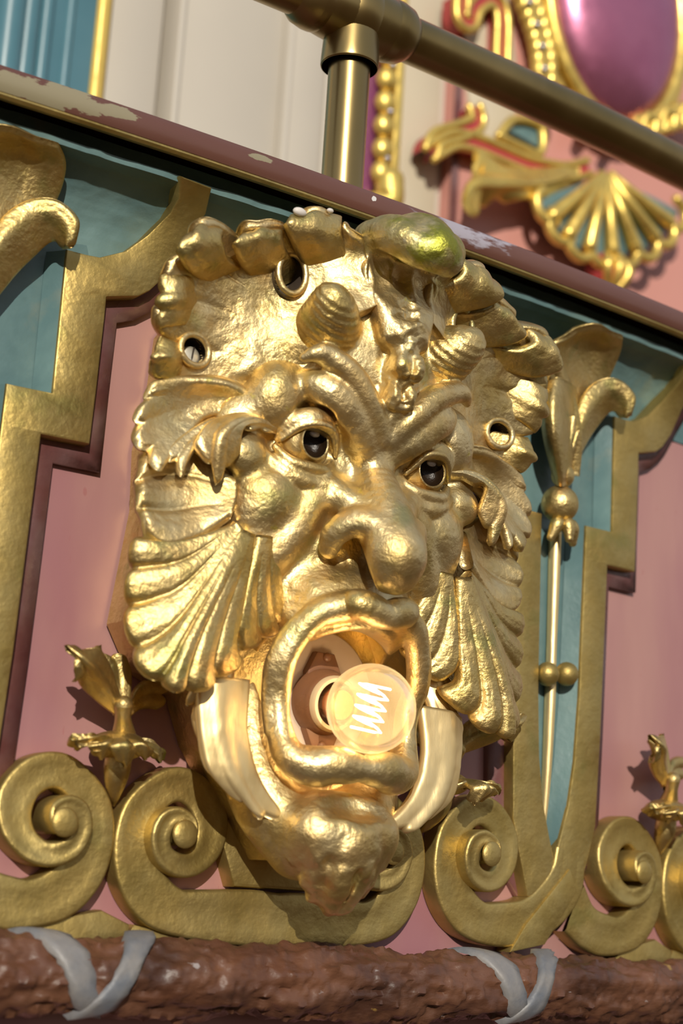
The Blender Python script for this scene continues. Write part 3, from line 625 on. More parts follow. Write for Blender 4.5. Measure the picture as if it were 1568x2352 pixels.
# lips
lip = [(0, -84, 87), (8, -81, 87), (16, -79, 85), L_(800, 1392, 79), L_(735, 1408, 72), L_(690, 1450, 66), L_(652, 1520, 60), L_(641, 1600, 54), L_(643, 1680, 55), L_(668, 1738, 61), L_(720, 1760, 67), (16, -168, 73), (0, -171, 74)]
stube(lip, [9, 9, 9, 8.5, 8, 7.5, 7, 7, 8, 9.5, 11.5, 11.5, 10], 4, lab=LIPS)
stube([(x+6, y, z-2) for x, y, z in lip[4:9]], [3, 4, 4.5, 4, 3], 3, lab=LIPS)
# chin
ell((0, -206, 50), (37, 25, 29), 11, lab=CHIN)
ell((15, -205, 62), (19, 16, 15), 9, lab=CHIN)
stube([(0, -196, 66), (0, -206, 72), (0, -218, 71)], [9, 10, 9], 9, lab=CHIN)
stube([(5, -214, 72), (6, -226, 68), (3, -240, 58), (0, -246, 52)], [9, 9, 9, 5], 4, lab=CHIN)
stube([(20, -214, 62), (16, -228, 58), (11, -240, 52)], [10, 9, 6], 4, lab=CHIN)
stube([(0, -190, 98), (0, -187, 72)], [12, 9], 8, 'sub'); stube([(28, -190, 84), (16, -189, 76), (0, -190, 72)], [8, 7, 6], 6, 'sub')
stube([(13, -220, 72), (9, -234, 68)], [1.6, 1.6], 2, 'sub'); stube([(0, -226, 78), (0, -244, 62)], [1.4, 1.6], 2, 'sub')
# open mouth
ell((0, -124, 60), (39.5, 34, 95), 3, 'sub')
stube([(0, -139, 10), (0, -139, 130)], [22, 22], 5, 'sub'); stube([(22, -140, 10), (22, -140, 130)], [17, 17.5], 5, 'sub')
ell((0, -116, 32), (45, 50, 31), 3, 'sub')
def surface_nets(D, LB):
    D = np.concatenate([D[::-1], D], 0); LB = np.concatenate([LB[::-1], LB], 0); n0 = len(AX)
    ax = np.concatenate([-AX[::-1], AX])
    ins = D < 0
    cells = np.zeros(tuple(s-1 for s in D.shape), np.uint8)
    for i in (0, 1):
        for j in (0, 1):
            for k in (0, 1): cells += ins[i:D.shape[0]-1+i, j:D.shape[1]-1+j, k:D.shape[2]-1+k]
    act = (cells > 0) & (cells < 8); I, J, K = np.nonzero(act); n = len(I)
    idx = np.full(act.shape, -1, np.int32); idx[I, J, K] = np.arange(n)
    cv = np.empty((n, 2, 2, 2), np.float32)
    for i in (0, 1):
        for j in (0, 1):
            for k in (0, 1): cv[:, i, j, k] = D[I+i, J+j, K+k]
    acc = np.zeros((n, 3)); cnt = np.zeros(n)
    for a in range(3):
        for p in (0, 1):
            for q in (0, 1):
                s0 = [p, q]; s0.insert(a, 0); s1 = list(s0); s1[a] = 1
                d0 = cv[:, s0[0], s0[1], s0[2]]; d1 = cv[:, s1[0], s1[1], s1[2]]
                m = (d0 < 0) != (d1 < 0); t = d0[m]/(d0[m]-d1[m])
                pt = np.tile(np.array(s0, float), (m.sum(), 1)); pt[:, a] = t; acc[m] += pt; cnt[m] += 1
    loc = acc/cnt[:, None]
    V = np.stack([ax[I]+loc[:, 0]*VS, AY[J]+loc[:, 1]*VS, AZ[K]+loc[:, 2]*VS], 1)
    gr = np.stack([(cv[:, 1]-cv[:, 0]).sum((1, 2)), (cv[:, :, 1]-cv[:, :, 0]).sum((1, 2)), (cv[:, :, :, 1]-cv[:, :, :, 0]).sum((1, 2))], 1)
    gr /= np.linalg.norm(gr, axis=1)[:, None]+1e-9
    lab = LB[I, J, K]
    Fs = []
    for a in range(3):
        sl0 = [slice(None)]*3; sl1 = [slice(None)]*3; sl0[a] = slice(0, -1); sl1[a] = slice(1, None)
        A = ins[tuple(sl0)]; Bq = ins[tuple(sl1)]; e = np.argwhere(A != Bq)
        o = [x for x in range(3) if x != a]
        ok = (e[:, o[0]] > 0) & (e[:, o[1]] > 0) & (e[:, o[0]] < D.shape[o[0]]-1) & (e[:, o[1]] < D.shape[o[1]]-1); e = e[ok]
        def g(d0, d1):
            q = e.copy(); q[:, o[0]] -= d0; q[:, o[1]] -= d1; return idx[q[:, 0], q[:, 1], q[:, 2]]
        f = np.stack([g(1, 1), g(0, 1), g(0, 0), g(1, 0)], 1)
        inside_low = ins[e[:, 0], e[:, 1], e[:, 2]]
        flip = inside_low if a != 1 else ~inside_low
        f[~flip] = f[~flip][:, ::-1]; Fs.append(f)
    F = np.vstack(Fs); F = F[(F >= 0).all(1)]
    return V, F, gr, lab
V, F, GR, LAB = surface_nets(D, LB)
del D, LB
# smooth the gradient-normal a little by using it to add hammered relief
rid = np.exp(-(V[:, 0]/9)**2)*np.clip((V[:, 1]-32)/8, 0, 1)*np.clip((112-V[:, 1])/10, 0, 1)*(V[:, 2] > 60)
amp = .45+.25*(V[:, 2] > 0)
disp = .28*vnoise(V, 13)+.16*vnoise(V, 6)+.07*vnoise(V, 2.6)+rid*(2.6*vnoise(V, 8)+1.8*vnoise(V, 4)+.8*vnoise(V, 2.2))
hm = (LAB == HORN)*(V[:, 2] > 70); disp = disp+hm*.22*np.sin((V[:, 1]*.6+V[:, 2]*.9)*1.3)
ch = (LAB == CHIN)*np.clip((-212-V[:, 1])/12, 0, 1); disp = disp+ch*(1.3*vnoise(V, 6))
V2 = V+GR*disp[:, None]
# vertex normals of the whole surface so that the part borders do not show
fn = np.cross(V2[F[:, 2]]-V2[F[:, 0]], V2[F[:, 3]]-V2[F[:, 1]]); vn = np.zeros_like(V2)
for c in range(4):
    for k in range(3): vn[:, k] += np.bincount(F[:, c], fn[:, k], len(V2))
vn /= np.linalg.norm(vn, axis=1)[:, None]+1e-12
if (vn*GR).sum(1).mean() < 0: vn = -vn; F = F[:, ::-1]
vnw = vn[:, 0:1]*T+vn[:, 1:2]*Z3+vn[:, 2:3]*N
W = MW(V2)
def med(F, LAB):
    l = LAB[F]; return np.sort(l, axis=1)[:, 1]
fl = med(F, LAB); side = V[F].mean(1)[:, 0] > 0
def put(name, sel, mat):
    f = F[sel]
    if not len(f): return None
    u, inv = np.unique(f, return_inverse=True); f2 = inv.reshape(f.shape)
    return mesh(name, W[u], f2, mat, MK, normals=vnw[u])
put('face', fl == FACE, GOLD); put('nose', fl == NOSE, GOLD); put('lips', fl == LIPS, GOLD); put('chin', fl == CHIN, GOLD)
tag(put('middle_curl', fl == CURL, MOSSY), 'forward-rolled middle leaf green with moss')
for s_ in (False, True):
    put('horn', (fl == HORN) & (side == s_), GOLDLEAF); put('eyebrow', (fl == BROW) & (side == s_), GOLD); put('eyelid', (fl == LIDS) & (side == s_), GOLD)

# --- eyeballs: carved ball with a drilled dark iris and a pale lump added as its highlight
for s_ in (-1, 1):
    c = np.array([44*s_, 14.0, 56.0]); ax = np.array([-.05*s_+.03, -.05, 1.]); ax /= np.linalg.norm(ax)
    rb, ri = 16.0, 9.0; zr = math.sqrt(rb**2-ri**2)
    prof = [(rb*math.sin(a), rb*math.cos(a)) for a in np.linspace(math.pi*.75, math.asin(ri/rb)+.12, 14)]+[(ri+1.2, zr+.9), (ri+.5, zr+1.1), (ri, zr+.5)]
    eb = lathe(prof, c, ax, 'eyeball', GOLD, MK, MW, n=40)
    lathe([(ri+.1, zr+.6), (ri, zr-3.5), (ri*.8, zr-6.5), (ri*.35, zr-8.5), (.01, zr-9)], c, ax, 'iris', EYEDARK, eb, MW, n=32)
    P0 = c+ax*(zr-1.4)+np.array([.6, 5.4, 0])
    bl = ball(P0, (3.6, 2.0, 1.6), 'glint', GLINT, eb, MW, n=10)

# --- backing block the leaves grow from
bk = [(-50, 122), (-92, 104), (-108, 80), (-110, 45), (-116, 8), (-114, -28), (-118, -62), (-122, -96), (-106, -122), (-80, -132), (-68, -160), (-46, -190), (-22, -222)]
plate('backing', bk+[(-x, z) for x, z in bk[::-1]], -14, 26, GOLDLEAF, MK, 6, MW)

# --- leaves; each list is [base ... tip] in photo pixels with relief height
def lob(L): return [[M(*p) for p in l] for l in L]
def both(name, L, mat=GOLDLEAF, sides=(False, True), **kw):
    return [fan(name, lob(L), mat, MK, mirror=s, **kw) for s in sides]
hood = [[(725, 905, 60), (600, 885, 52), (460, 880, 46), (345, 900, 48)],
        [(725, 885, 64), (590, 850, 56), (460, 845, 45), (355, 845, 50)],
        [(730, 850, 70), (600, 790, 58), (480, 755, 50), (360, 720, 56)],
        [(740, 820, 76), (620, 730, 60), (500, 655, 55), (385, 620, 62)],
        [(755, 795, 82), (650, 695, 62), (540, 605, 60), (462, 508, 74)],
        [(780, 765, 86), (705, 665, 67), (635, 590, 65), (600, 515, 78)],
        [(815, 725, 90), (770, 630, 78), (742, 560, 77), (733, 478, 88)],
        [(855, 705, 92), (835, 630, 86), (815, 580, 84), (800, 530, 90)]]
h1 = M(672, 628, 67); h2 = M(445, 805, 47)
for s_ in (False, True):
    q = -1 if s_ else 1
    ho = fan('crown_leaf', lob(hood), GOLD, MK, mirror=s_, groove=3.2, notch=.17, thick=8, nu=64, nv=18, ramp0=.62, gpow=1.3, ragged=1.0, sub=.25, ends=.45,
             holes=[(q*h1[0], h1[1], 8.6, 12), (q*h2[0], h2[1], 9.6, 8.5)])
    for c_, rx, ry, zz in ((h1, 9, 12.2, 66.5), (h2, 10, 9, 48)):
        tt = np.linspace(0, 2*math.pi, 25); ring = [(q*(c_[0]+rx*math.cos(a)), c_[1]+ry*math.sin(a), zz+q*0+(.12*rx*math.cos(a) if c_ is h1 else -.1*rx*math.cos(a))) for a in tt]
        tube(ring, [2.0]*25, 'hole_rim', GOLD, ho, MW, n=10, res=2, caps=False)
        lathe([(rx+2, 0), (rx+1, -6), (rx, -14), (.01, -16)], (q*c_[0], c_[1], zz-3), (0, 0, 1), 'hole_shade_cup', DARK, ho, MW, n=24, squash=ry/rx)  # dark cup paints in the shade seen through the hole
sc_ = M(437, 818, 42); scw = lathe([(.01, 1.6), (4, 1.5), (5.6, .9), (6, 0), (6, -6)], sc_, (0, .1, 1), 'screw_head', STEEL, MK, MW, n=24)
fan('slot', [[(sc_[0]-.9, sc_[1]-5.4, sc_[2]+1.9), (sc_[0]+.5, sc_[1]+5.4, sc_[2]+1.9)], [(sc_[0]+.3, sc_[1]-5.4, sc_[2]+1.9), (sc_[0]+1.6, sc_[1]+5.4, sc_[2]+1.9)]], DARK, scw, MW, groove=0, notch=0, thick=.4, nu=4, nv=2, ragged=0, ends=0)
# small curled lobes on the crown's edge
both('edge_lobe', [[(450, 860, 30), (410, 860, 46), (358, 855, 50)], [(445, 835, 30), (405, 820, 54), (350, 818, 54)], [(440, 810, 30), (410, 795, 50), (366, 782, 52)]], groove=.6, notch=.04, thick=6, nu=24, nv=10, ends=.45)
both('edge_lobe', [[(470, 735, 38), (420, 735, 55), (365, 740, 56)], [(480, 690, 38), (420, 690, 62), (360, 690, 60)], [(490, 650, 40), (430, 645, 60), (370, 640, 60)]], groove=1.2, notch=.08, thick=7, nu=24, nv=10, ends=.4)
both('crown_tip', [[(530, 660, 44), (460, 635, 62), (430, 590, 73), (420, 555, 75), (425, 535, 70)], [(555, 645, 44), (492, 620, 65), (464, 575, 76), (456, 538, 78), (462, 505, 72)], [(585, 635, 46), (525, 610, 66), (505, 570, 75), (500, 540, 76), (505, 518, 71)]], groove=.8, notch=.06, thick=8, nu=30, nv=10, ends=.4)
both('crown_tip', [[(600, 660, 48), (572, 615, 66), (558, 575, 75), (552, 548, 77), (565, 530, 73)], [(650, 655, 50), (618, 605, 68), (605, 562, 77), (600, 535, 79), (604, 512, 74)], [(690, 635, 54), (655, 585, 70), (645, 555, 77), (642, 535, 78), (642, 518, 74)]], groove=.6, notch=.05, thick=7, nu=30, nv=10, ends=.3)
both('crown_tip', [[(725, 655, 56), (698, 595, 73), (682, 550, 83), (676, 512, 87), (682, 482, 84)], [(760, 655, 58), (742, 595, 77), (732, 550, 87), (728, 512, 90), (728, 474, 86)], [(805, 655, 64), (788, 595, 79), (778, 550, 87), (775, 515, 89), (776, 486, 85)]], groove=.5, notch=.04, thick=9, nu=30, nv=12, ends=.35)
for p_, rr_ in (((688, 487, 87), (4.5, 2.6, 2.5)), ((758, 484, 88), (2.2, 1.4, 1.6))): ball(M(*p_), rr_, 'bare_chip', WHITECHIP, MK, MW, n=10)
# leaf sweeping from the temple and drooping over the cheek
both('temple_leaf', [[(640, 940, 58), (520, 890, 55), (420, 880, 49), (338, 890, 46)], [(640, 950, 59), (510, 905, 50), (410, 920, 45), (318, 945, 48)], [(640, 960, 60), (500, 925, 48), (405, 960, 44), (315, 1010, 49)], [(640, 970, 60), (500, 945, 49), (430, 985, 48), (355, 1062, 54)]],
     mat=GOLD, groove=.7, notch=.06, thick=8, nu=48, nv=14, ramp0=.7, gpow=1.6, ends=.4)
both('temple_leaf', [[(560, 960, 56), (490, 960, 52), (425, 1000, 51), (385, 1048, 53)], [(570, 970, 57), (500, 975, 55), (442, 1020, 55), (412, 1084, 57)]], mat=GOLD, groove=.8, notch=.1, thick=7, nu=36, nv=14, ends=.35)
both('temple_leaf', [[(650, 975, 60), (560, 945, 60), (480, 975, 60), (458, 1040, 59)], [(655, 985, 61), (575, 955, 66), (510, 1000, 69), (500, 1116, 62)], [(660, 1000, 60), (605, 970, 65), (555, 985, 68), (542, 1062, 62)]],
     mat=GOLD, groove=.9, notch=.07, thick=7, nu=44, nv=16, ends=.3, gpow=1.4)
both('ear_leaf', [[(545, 1110, 56), (450, 1060, 44), (380, 1050, 42), (330, 1065, 45)], [(545, 1140, 58), (450, 1125, 47), (380, 1125, 45), (325, 1130, 49)], [(535, 1170, 59), (460, 1195, 53), (390, 1210, 52), (332, 1190, 51)]],
     mat=GOLD, groove=4, notch=.04, thick=9, nu=36, nv=16, sub=.2, ramp0=.1, gexp=.7)
both('cheek_leaf', [[(545, 1200, 62), (430, 1255, 56), (340, 1265, 52), (292, 1262, 46)], [(550, 1205, 62), (430, 1305, 58), (345, 1335, 52), (285, 1340, 46)],
                    [(555, 1210, 63), (430, 1365, 60), (350, 1415, 54), (284, 1430, 48)], [(560, 1215, 64), (430, 1420, 64), (370, 1500, 60), (315, 1535, 54)],
                    [(570, 1220, 64), (460, 1430, 68), (415, 1530, 68), (400, 1590, 66)], [(580, 1225, 64), (500, 1430, 67), (475, 1540, 68), (480, 1592, 64)],
                    [(590, 1228, 63), (545, 1410, 64), (530, 1500, 64), (548, 1545, 58)]],
     mat=GOLDLEAF, groove=4.5, notch=.08, thick=9, nu=54, nv=18, sub=.18, ramp0=.12, gpow=1.15, gexp=.8)
both('cheek_leaf', [[(600, 1228, 62), (580, 1350, 62), (575, 1440, 60), (592, 1492, 54)], [(615, 1230, 62), (610, 1340, 60), (622, 1430, 56), (640, 1462, 50)], [(628, 1232, 61), (638, 1320, 58), (650, 1390, 52), (668, 1420, 46)]],
     mat=GOLDLEAF, groove=3.2, notch=.08, thick=8, nu=44, nv=16, sub=.15, ramp0=.12, gexp=.8)
# beard leaves either side of the jaw
both('beard_leaf', [[(462, 1560, 48), (466, 1660, 51), (488, 1770, 53), (540, 1842, 52)], [(510, 1555, 52), (512, 1670, 55), (540, 1785, 57), (598, 1882, 56)], [(565, 1560, 49), (562, 1680, 53), (592, 1790, 55), (655, 1885, 54)]],
     mat=PALEGOLD, groove=1.2, notch=.05, thick=8, nu=44, nv=12, ends=.3)
both('beard_leaf', [[(465, 1590, 40), (450, 1640, 42), (462, 1700, 46), (482, 1738, 46)], [(490, 1590, 44), (480, 1640, 47), (486, 1700, 50), (500, 1735, 48)]], mat=PALEGOLD, groove=1.5, notch=.08, thick=8, nu=30, nv=12)
both('beard_leaf', [[(545, 1420, 40), (505, 1470, 44), (470, 1510, 46), (445, 1540, 42)], [(540, 1450, 42), (495, 1520, 47), (455, 1575, 47), (422, 1612, 42)], [(540, 1480, 43), (510, 1560, 49), (475, 1620, 49), (445, 1660, 44)], [(545, 1510, 42), (525, 1590, 49), (500, 1650, 50), (478, 1700, 45)]], mat=PALEGOLD, groove=2.4, notch=.2, thick=7, nu=30, nv=12, ragged=1.4)

# ------------------------------------------------------------------ lamp in the mouth
LP = root('light_bulb_holder', 'brown socket on a grey round plate with a glowing globe bulb in the mask mouth', 'lamp', MW([[0, -126, 18]])[0])
pc = np.array([0, -124, 27.5]); ga = np.array([0, -136, 80.]); ax = ga-np.array([0, -129, 26.]); ax /= np.linalg.norm(ax)
lathe([(.01, 1), (36.5, 1), (38, .3), (38.5, -1), (38.5, -8)], pc, (0, 0, 1), 'plate', CERAMIC, LP, MW, n=56)
sb = np.array([0, -129, 28.])
lathe([(20, 0), (20, 7), (18.6, 9), (18, 12), (17, 14), (16, 15)], sb, ax, 'socket', BROWNPLAS, LP, MW, n=40)
lg = plate('lug', [(-7, -100), (6, -100), (12, -112), (13, -146), (8, -158), (-6, -158), (-12, -146), (-13, -112)], 27, 34, BROWNPLAS, LP, 2, MW)
for yy in (-103, -155): ball((0 if yy > -120 else 0, yy, 34), (3, 3, 1.8), 'screw', BROWNPLAS, LP, MW, n=10)
lathe([(16, 10), (16.6, 16), (15.2, 18.5), (13.2, 18.5), (12.6, 15)], sb, ax, 'collar_ring', CREAM, LP, MW, n=40)
gl = 25.4
prof = [(9.5, 14), (10.2, 22)]+[(gl*math.sin(a), np.linalg.norm(ga-sb)-gl*math.cos(a)) for a in np.linspace(.47, math.pi, 26)]
prof[-1] = (.01, prof[-1][1])
lathe(prof, sb, ax, 'globe', GLASS, LP, MW, n=56)
lathe([(.01, 24), (8.5, 23.5), (9.2, 22.5), (9.2, 17)], sb, ax, 'amber_mount', AMBER, LP, MW, n=32)
rg = np.cross(ax, (0, 1, 0)); rg /= np.linalg.norm(rg); u2 = np.cross(rg, ax)
fil = []; cF = ga+ax*1
for i in range(9):
    f = i/8; yv = 10-20*f
    fil.append(cF+rg*(-9+5*f)+np.array([0, yv*1.25, 0])+ax*(-5 if i % 2 else 4)); fil.append(cF+rg*(7+4*f)+np.array([0, yv*1.25+(4 if i % 2 else 1), 0])+ax*(5 if i % 2 else -4))
tube([(p if True else p) for p in fil], [.7]*len(fil), 'filament', FILAMENT, LP, MW, n=6, res=3)
pl = bpy.data.lights.new('bulb_glow', 'POINT'); pl.energy = .12; pl.color = (1, .72, .40); pl.shadow_soft_size = .010
po = bpy.data.objects.new('bulb_glow', pl); COL.objects.link(po); po.parent = LP; po.location = MW([ga])[0]-rloc(LP)

# ------------------------------------------------------------------ brass railing on the coping
RL = root('brass_railing', 'aged brass handrail with post and tee fitting above the balcony front', 'railing', BW([[0, 194, 18]])[0])
hz = 18
tube([(0, 190, hz), (0, 310, hz)], [13.6, 13.6], 'post', BRASS, RL, n=40, caps=False, up=(1, 0, 0))
rz = B(822, 40, hz)[1]
tube([(-500, rz, hz), (-300, rz, hz), (0, rz, hz), (300, rz, hz), (700, rz, hz)], [15.5]*5, 'handrail', BRASS, RL, n=40, caps=False, res=20)
tube([(-30, rz, hz), (-10, rz, hz), (10, rz, hz), (30, rz, hz)], [20, 22, 22, 20], 'tee_sleeve', BRASS, RL, n=40, caps=False)
ball((0, rz, hz), (24, 24, 24), 'tee_boss', BRASS, RL)
tube([(0, rz-38, hz), (0, rz-34, hz), (0, rz-6, hz)], [18.2, 19, 17.5], 'tee_neck', BRASS, RL, n=40, caps=False, up=(1, 0, 0))
for sx in (-30, 30): tube([(sx-2, rz, hz), (sx+2, rz, hz)], [21, 21], 'tee_rim', BRASS, RL, n=40, up=(0, 0, 1))

# ------------------------------------------------------------------ the building behind
ZB = -450
def Q(px, py, z=ZB): return tuple(M(px, py, z)[:2])
def vstrip(name, x0, x1, z0, z1, y0, y1, mat, parent=None, bev=3):
    return plate(name, [(x0, y0), (x1, y0), (x1, y1), (x0, y1)], z0, z1, mat, parent, bev, MW)
X_ = lambda px, py: Q(px, py)[0]
bw = vstrip('wall_back', -500, 1700, ZB-60, ZB-30, 60, 1500, OFFWHITE); tag(bw, 'off-white panelled wall behind the balcony', kind='structure')
xa = X_(395, 120); xb = X_(760, 200)
for x0, x1, z in ((X_(248, 100), X_(395, 120)-6, ZB-8), (X_(420, 120), X_(655, 180), ZB-6), (X_(672, 180), X_(760, 200), ZB-8), (X_(765, 200), X_(850, 200), ZB-14)):
    vstrip('panel', x0, x1, ZB-34, z, 60, 1500, OFFWHITE, bw, 6)
for pxx in (408, 664): vstrip('moulding', X_(pxx, 150)-4, X_(pxx, 150)+4, ZB-34, ZB+4, 60, 1500, OFFWHITE, bw, 3)
pil = root('fluted_pillar', 'blue-green fluted pillar with yellow edge at the upper left', 'pillar', MW([[-60, 60, ZB]])[0])
vstrip('shaft', -260, X_(214, 100), ZB-40, ZB+5, 60, 1500, BLUE, pil, 5)
for pxx, wd in ((12, 14), (55, 10), (95, 7), (150, 5)):
    xx = X_(pxx, 100); tube([(xx, 60, ZB+4), (xx, 800, ZB+4), (xx, 1500, ZB+4)], [wd]*3, 'flute', BLUE, pil, MW, n=16, caps=False)
tube([(X_(228, 100), 60, ZB), (X_(228, 100), 800, ZB), (X_(228, 100), 1500, ZB)], [8]*3, 'edge_bead', YELLOW, pil, MW, n=14, caps=False)
# beaded gilt column
gc = root('beaded_column', 'gilt beaded column with purple ground behind the brass post', 'column', MW([[X_(880, 300), 440, ZB]])[0])
yb = Q(880, 430)[1]
vstrip('ground', X_(838, 300), X_(868, 300), ZB-34, ZB-4, yb-40, 1500, PURPLE, gc, 2)
vstrip('frame', X_(893, 300), X_(915, 300), ZB-34, ZB+8, yb, 1500, BGOLD, gc, 5)
xb_ = X_(876, 300)
for i in range(16):
    yy = yb+12+i*26; ball((xb_, yy, ZB+4), (12, 14, 10), 'bead', BGOLD, gc, MW, n=12)
    if i % 2 == 0: ball((xb_, yy+13, ZB+13), 3.4, 'stud', SILVER, gc, MW, n=8)
tube([(xb_+10, yb+6, ZB+4), (xb_+8, yb-18, ZB+8), (xb_-14, yb-22, ZB+6)], [16, 14, 8], 'foot_scroll', BGOLD, gc, MW, n=14)
# pink pilaster
bgp = vstrip('wall_side', X_(1052, 400), 1800, ZB-60, ZB-12, 60, 1500, BACKPINK, None, 4); tag(bgp, 'pink pilaster wall behind the railing at the upper right', kind='structure')
vstrip('trim_board', X_(925, 300), X_(1040, 300), ZB-60, ZB-22, 60, 1500, BEIGE, bw, 4)
vstrip('edge_strip', X_(1050, 420), X_(1062, 420)+2, ZB-12, ZB-8, 60, 1500, MAROON, bgp, 2)

CT = root('rosette_cartouche', 'gilt cartouche with mauve oval boss and scallop shell, out of focus behind the railing', 'ornament', MW([[*Q(1390, 640), ZB-10]])[0])
def ptube(name, pts, rad, mat, z=ZB+10, **kw):
    return tube([M(x, y, z) for x, y in pts], [rad]*len(pts) if np.ndim(rad) == 0 else rad, name, mat, CT, MW, n=14, **kw)
# oval boss
cO = M(1432, 60, ZB+20); pe = M(1568, 60, ZB+20); 
rx_ = abs(M(1572, 90, ZB)[0]-M(1290, 10, ZB)[0])/2; yb0 = M(1432, 272, ZB+20)[1]; ry_ = cO[1]-yb0+30
cO = (cO[0]-6, yb0+ry_, ZB+6)
ball(cO, (rx_, ry_, 46), 'oval_boss', JEWEL, CT, MW, n=36)
tt = np.linspace(0, 2*math.pi, 33)
tube([(cO[0]+(rx_+7)*math.cos(a), cO[1]+(ry_+7)*math.sin(a), ZB+14) for a in tt], [8]*33, 'oval_rim', BGOLD, CT, MW, n=14, res=3, caps=False)
tube([(cO[0]+(rx_+20)*math.cos(a), cO[1]+(ry_+24)*math.sin(a), ZB+2) for a in tt], [9]*33, 'oval_rim', BGOLD, CT, MW, n=12, res=3, caps=False)
# left bracket frame: gold bands with a red line between
def framed(pts, w=13, z=ZB+10, rim=5.5):
    P = np.array([M(x, y, z)[:2] for x, y in pts]); t = np.linspace(0, len(P)-1, (len(P)-1)*6+1); C = catmull(P, t)
    G = np.gradient(C, axis=0); G /= np.linalg.norm(G, axis=1)[:, None]+1e-9; S = np.stack([-G[:, 1], G[:, 0]], 1)
    for sgn in (-1, 1):
        q = C+S*w*sgn; tube([(a, b, z) for a, b in q[::2]], [rim]*len(q[::2]), 'frame_bead', BGOLD, CT, MW, n=10, res=2)
    q0 = [(a, b, z) for a, b in C+S*w]; q1 = [(a, b, z) for a, b in C-S*w]
    ribbon('frame_band', q0, q1, REDPAINT, CT, base=ZB-14, bev=1, frame=MW, res=2)
framed([(1062, -10), (1062, 40), (1080, 50), (1092, 15), (1125, -5), (1152, 30), (1152, 120), (1150, 175)], 8, rim=4.5)
framed([(1090, 245), (1096, 280), (1060, 300), (1005, 318), (990, 350)], 8, rim=4.5)
framed([(990, 350), (1040, 322), (1090, 328), (1150, 352), (1220, 380), (1300, 395), (1352, 385)], 8, rim=4.5)
plate('field', [Q(1062, -20), Q(1180, -20), Q(1200, 180), Q(1190, 360), Q(1100, 320), Q(1090, 250)], ZB-30, ZB-6, BEIGE, CT, 3, MW)
plate('teal_panel', [Q(1160, 305), Q(1185, 280), Q(1235, 300), Q(1232, 345)], ZB-12, ZB+6, TEAL, CT, 2, MW)
ptube('panel_rim', [(1145, 312), (1180, 275), (1240, 290), (1240, 352), (1190, 335), (1145, 312)], 5, BGOLD, ZB+10)
ptube('ring', [(1335, 300), (1355, 258), (1395, 262), (1412, 300), (1395, 335)], 6, BGOLD, ZB+16)
ptube('ring', [(1345, 300), (1362, 275), (1388, 278), (1398, 300)], 4, REDPAINT, ZB+14)
for k in range(6):
    ptube('scroll_curl', [(1450+k*22, 300-k*6), (1462+k*22, 275-k*6), (1480+k*22, 285-k*6), (1478+k*22, 310-k*6), (1464+k*22, 315-k*6)], [4, 7, 8, 7, 4], BGOLD, ZB+16+4*(k % 2))
# studded garland
for i in range(12):
    f = i/11; px_, py_ = 1205+18*math.sin(f*3.5)+f*48, -20+f*280
    for sx in (-1, 1):
        a = M(px_+sx*14, py_, ZB+10); ball(a, (9, 15, 9), 'garland_leaf', BGOLD, CT, MW, n=10)
    if i % 2: ball(M(px_, py_, ZB+22), 4, 'stud', SILVER, CT, MW, n=8)
    ball(M(px_, py_+8, ZB+8), (12, 13, 9), 'garland_leaf', BGOLD, CT, MW, n=10)
# curled acanthus to the left of the shell
fan('acanthus', [[M(1330, 385, ZB+10), M(1230, 392, ZB+26), M(1150, 385, ZB+40), M(1100, 368, ZB+46), M(1088, 385, ZB+40)], [M(1330, 400, ZB+10), M(1240, 412, ZB+34), M(1160, 405, ZB+50), M(1095, 405, ZB+52), M(1066, 435, ZB+44), M(1085, 478, ZB+30)]], BGOLD, CT, groove=4, notch=.10, thick=10, nu=40, nv=16, ragged=1.5)
fan('acanthus', [[M(1330, 405, ZB+6), M(1250, 425, ZB+28), M(1180, 425, ZB+40), M(1130, 445, ZB+36), M(1112, 480, ZB+24)], [M(1330, 420, ZB+4), M(1260, 450, ZB+20), M(1200, 455, ZB+28), M(1160, 470, ZB+20)]], BGOLD, CT, groove=5, notch=.14, thick=10, nu=40, nv=16, ragged=1.5)
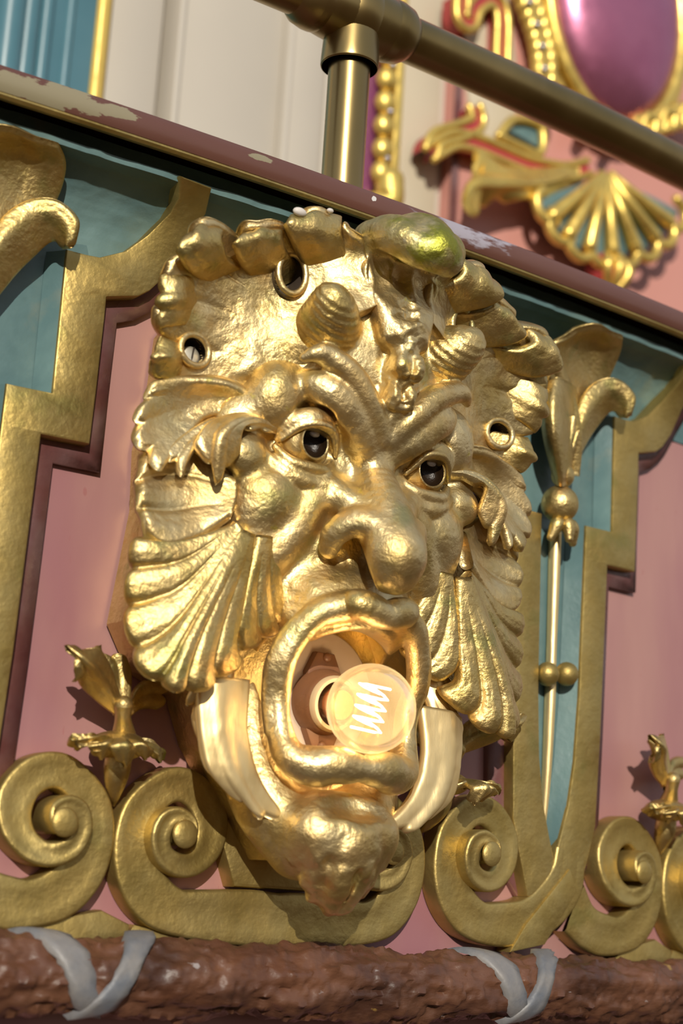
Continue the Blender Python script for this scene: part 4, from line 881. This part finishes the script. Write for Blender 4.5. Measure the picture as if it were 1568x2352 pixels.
# scallop shell with blue-green flutes
sb_ = (1392, 400)
tips = [(1245, 480), (1275, 530), (1322, 572), (1378, 592), (1435, 592), (1488, 575), (1530, 540), (1558, 500)]
sl = [[M(sb_[0]+(tx-sb_[0])*.12, sb_[1]+(ty-sb_[1])*.12, ZB+18), M(sb_[0]+(tx-sb_[0])*.55, sb_[1]+(ty-sb_[1])*.5, ZB+26), M(tx, ty, ZB+22)] for tx, ty in tips]
fan('shell', sl, TEAL, CT, groove=2, notch=.10, thick=12, nu=30, nv=12, ends=.4)
for i in range(len(tips)-1):
    mx_, my_ = (tips[i][0]+tips[i+1][0])/2, (tips[i][1]+tips[i+1][1])/2
    tube([M(sb_[0]+(mx_-sb_[0])*.08, sb_[1]+(my_-sb_[1])*.08-8, ZB+24), M(sb_[0]+(mx_-sb_[0])*.5, sb_[1]+(my_-sb_[1])*.46, ZB+34), M(sb_[0]+(mx_-sb_[0])*.93, sb_[1]+(my_-sb_[1])*.9, ZB+30)], [5, 6.5, 8.5], 'shell_rib', BGOLD, CT, MW, n=12)
for tx, ty in tips:
    c_ = M(tx, ty, ZB+26); px0 = M(sb_[0], sb_[1], ZB+26); dx, dy = c_[0]-px0[0], c_[1]-px0[1]; L0 = math.hypot(dx, dy); dx /= L0; dy /= L0
    arc = []
    for a in np.linspace(-1.5, 1.5, 7):
        ca, sa = math.cos(a), math.sin(a); arc.append((c_[0]-dx*10+19*(dx*ca-dy*sa), c_[1]-dy*10+19*(dy*ca+dx*sa), ZB+28))
    tube(arc, [6]*7, 'shell_edge', BGOLD, CT, MW, n=10)
# pendant bud
pb = M(1392, 625, ZB+16)
ball(pb, (26, 22, 18), 'pendant', REDPAINT, CT, MW, n=18)
for a in (-14, 0, 16): tube([(pb[0]+a*.5, pb[1]+23, pb[2]+8), (pb[0]+a*1.1, pb[1], pb[2]+20-abs(a)*.2), (pb[0]+a*.4, pb[1]-25, pb[2]+6)], [3, 6, 4], 'pendant_rib', BGOLD, CT, MW, n=10)
ball((pb[0], pb[1]-30, pb[2]), (14, 8, 12), 'pendant_tip', BGOLD, CT, MW, n=14)
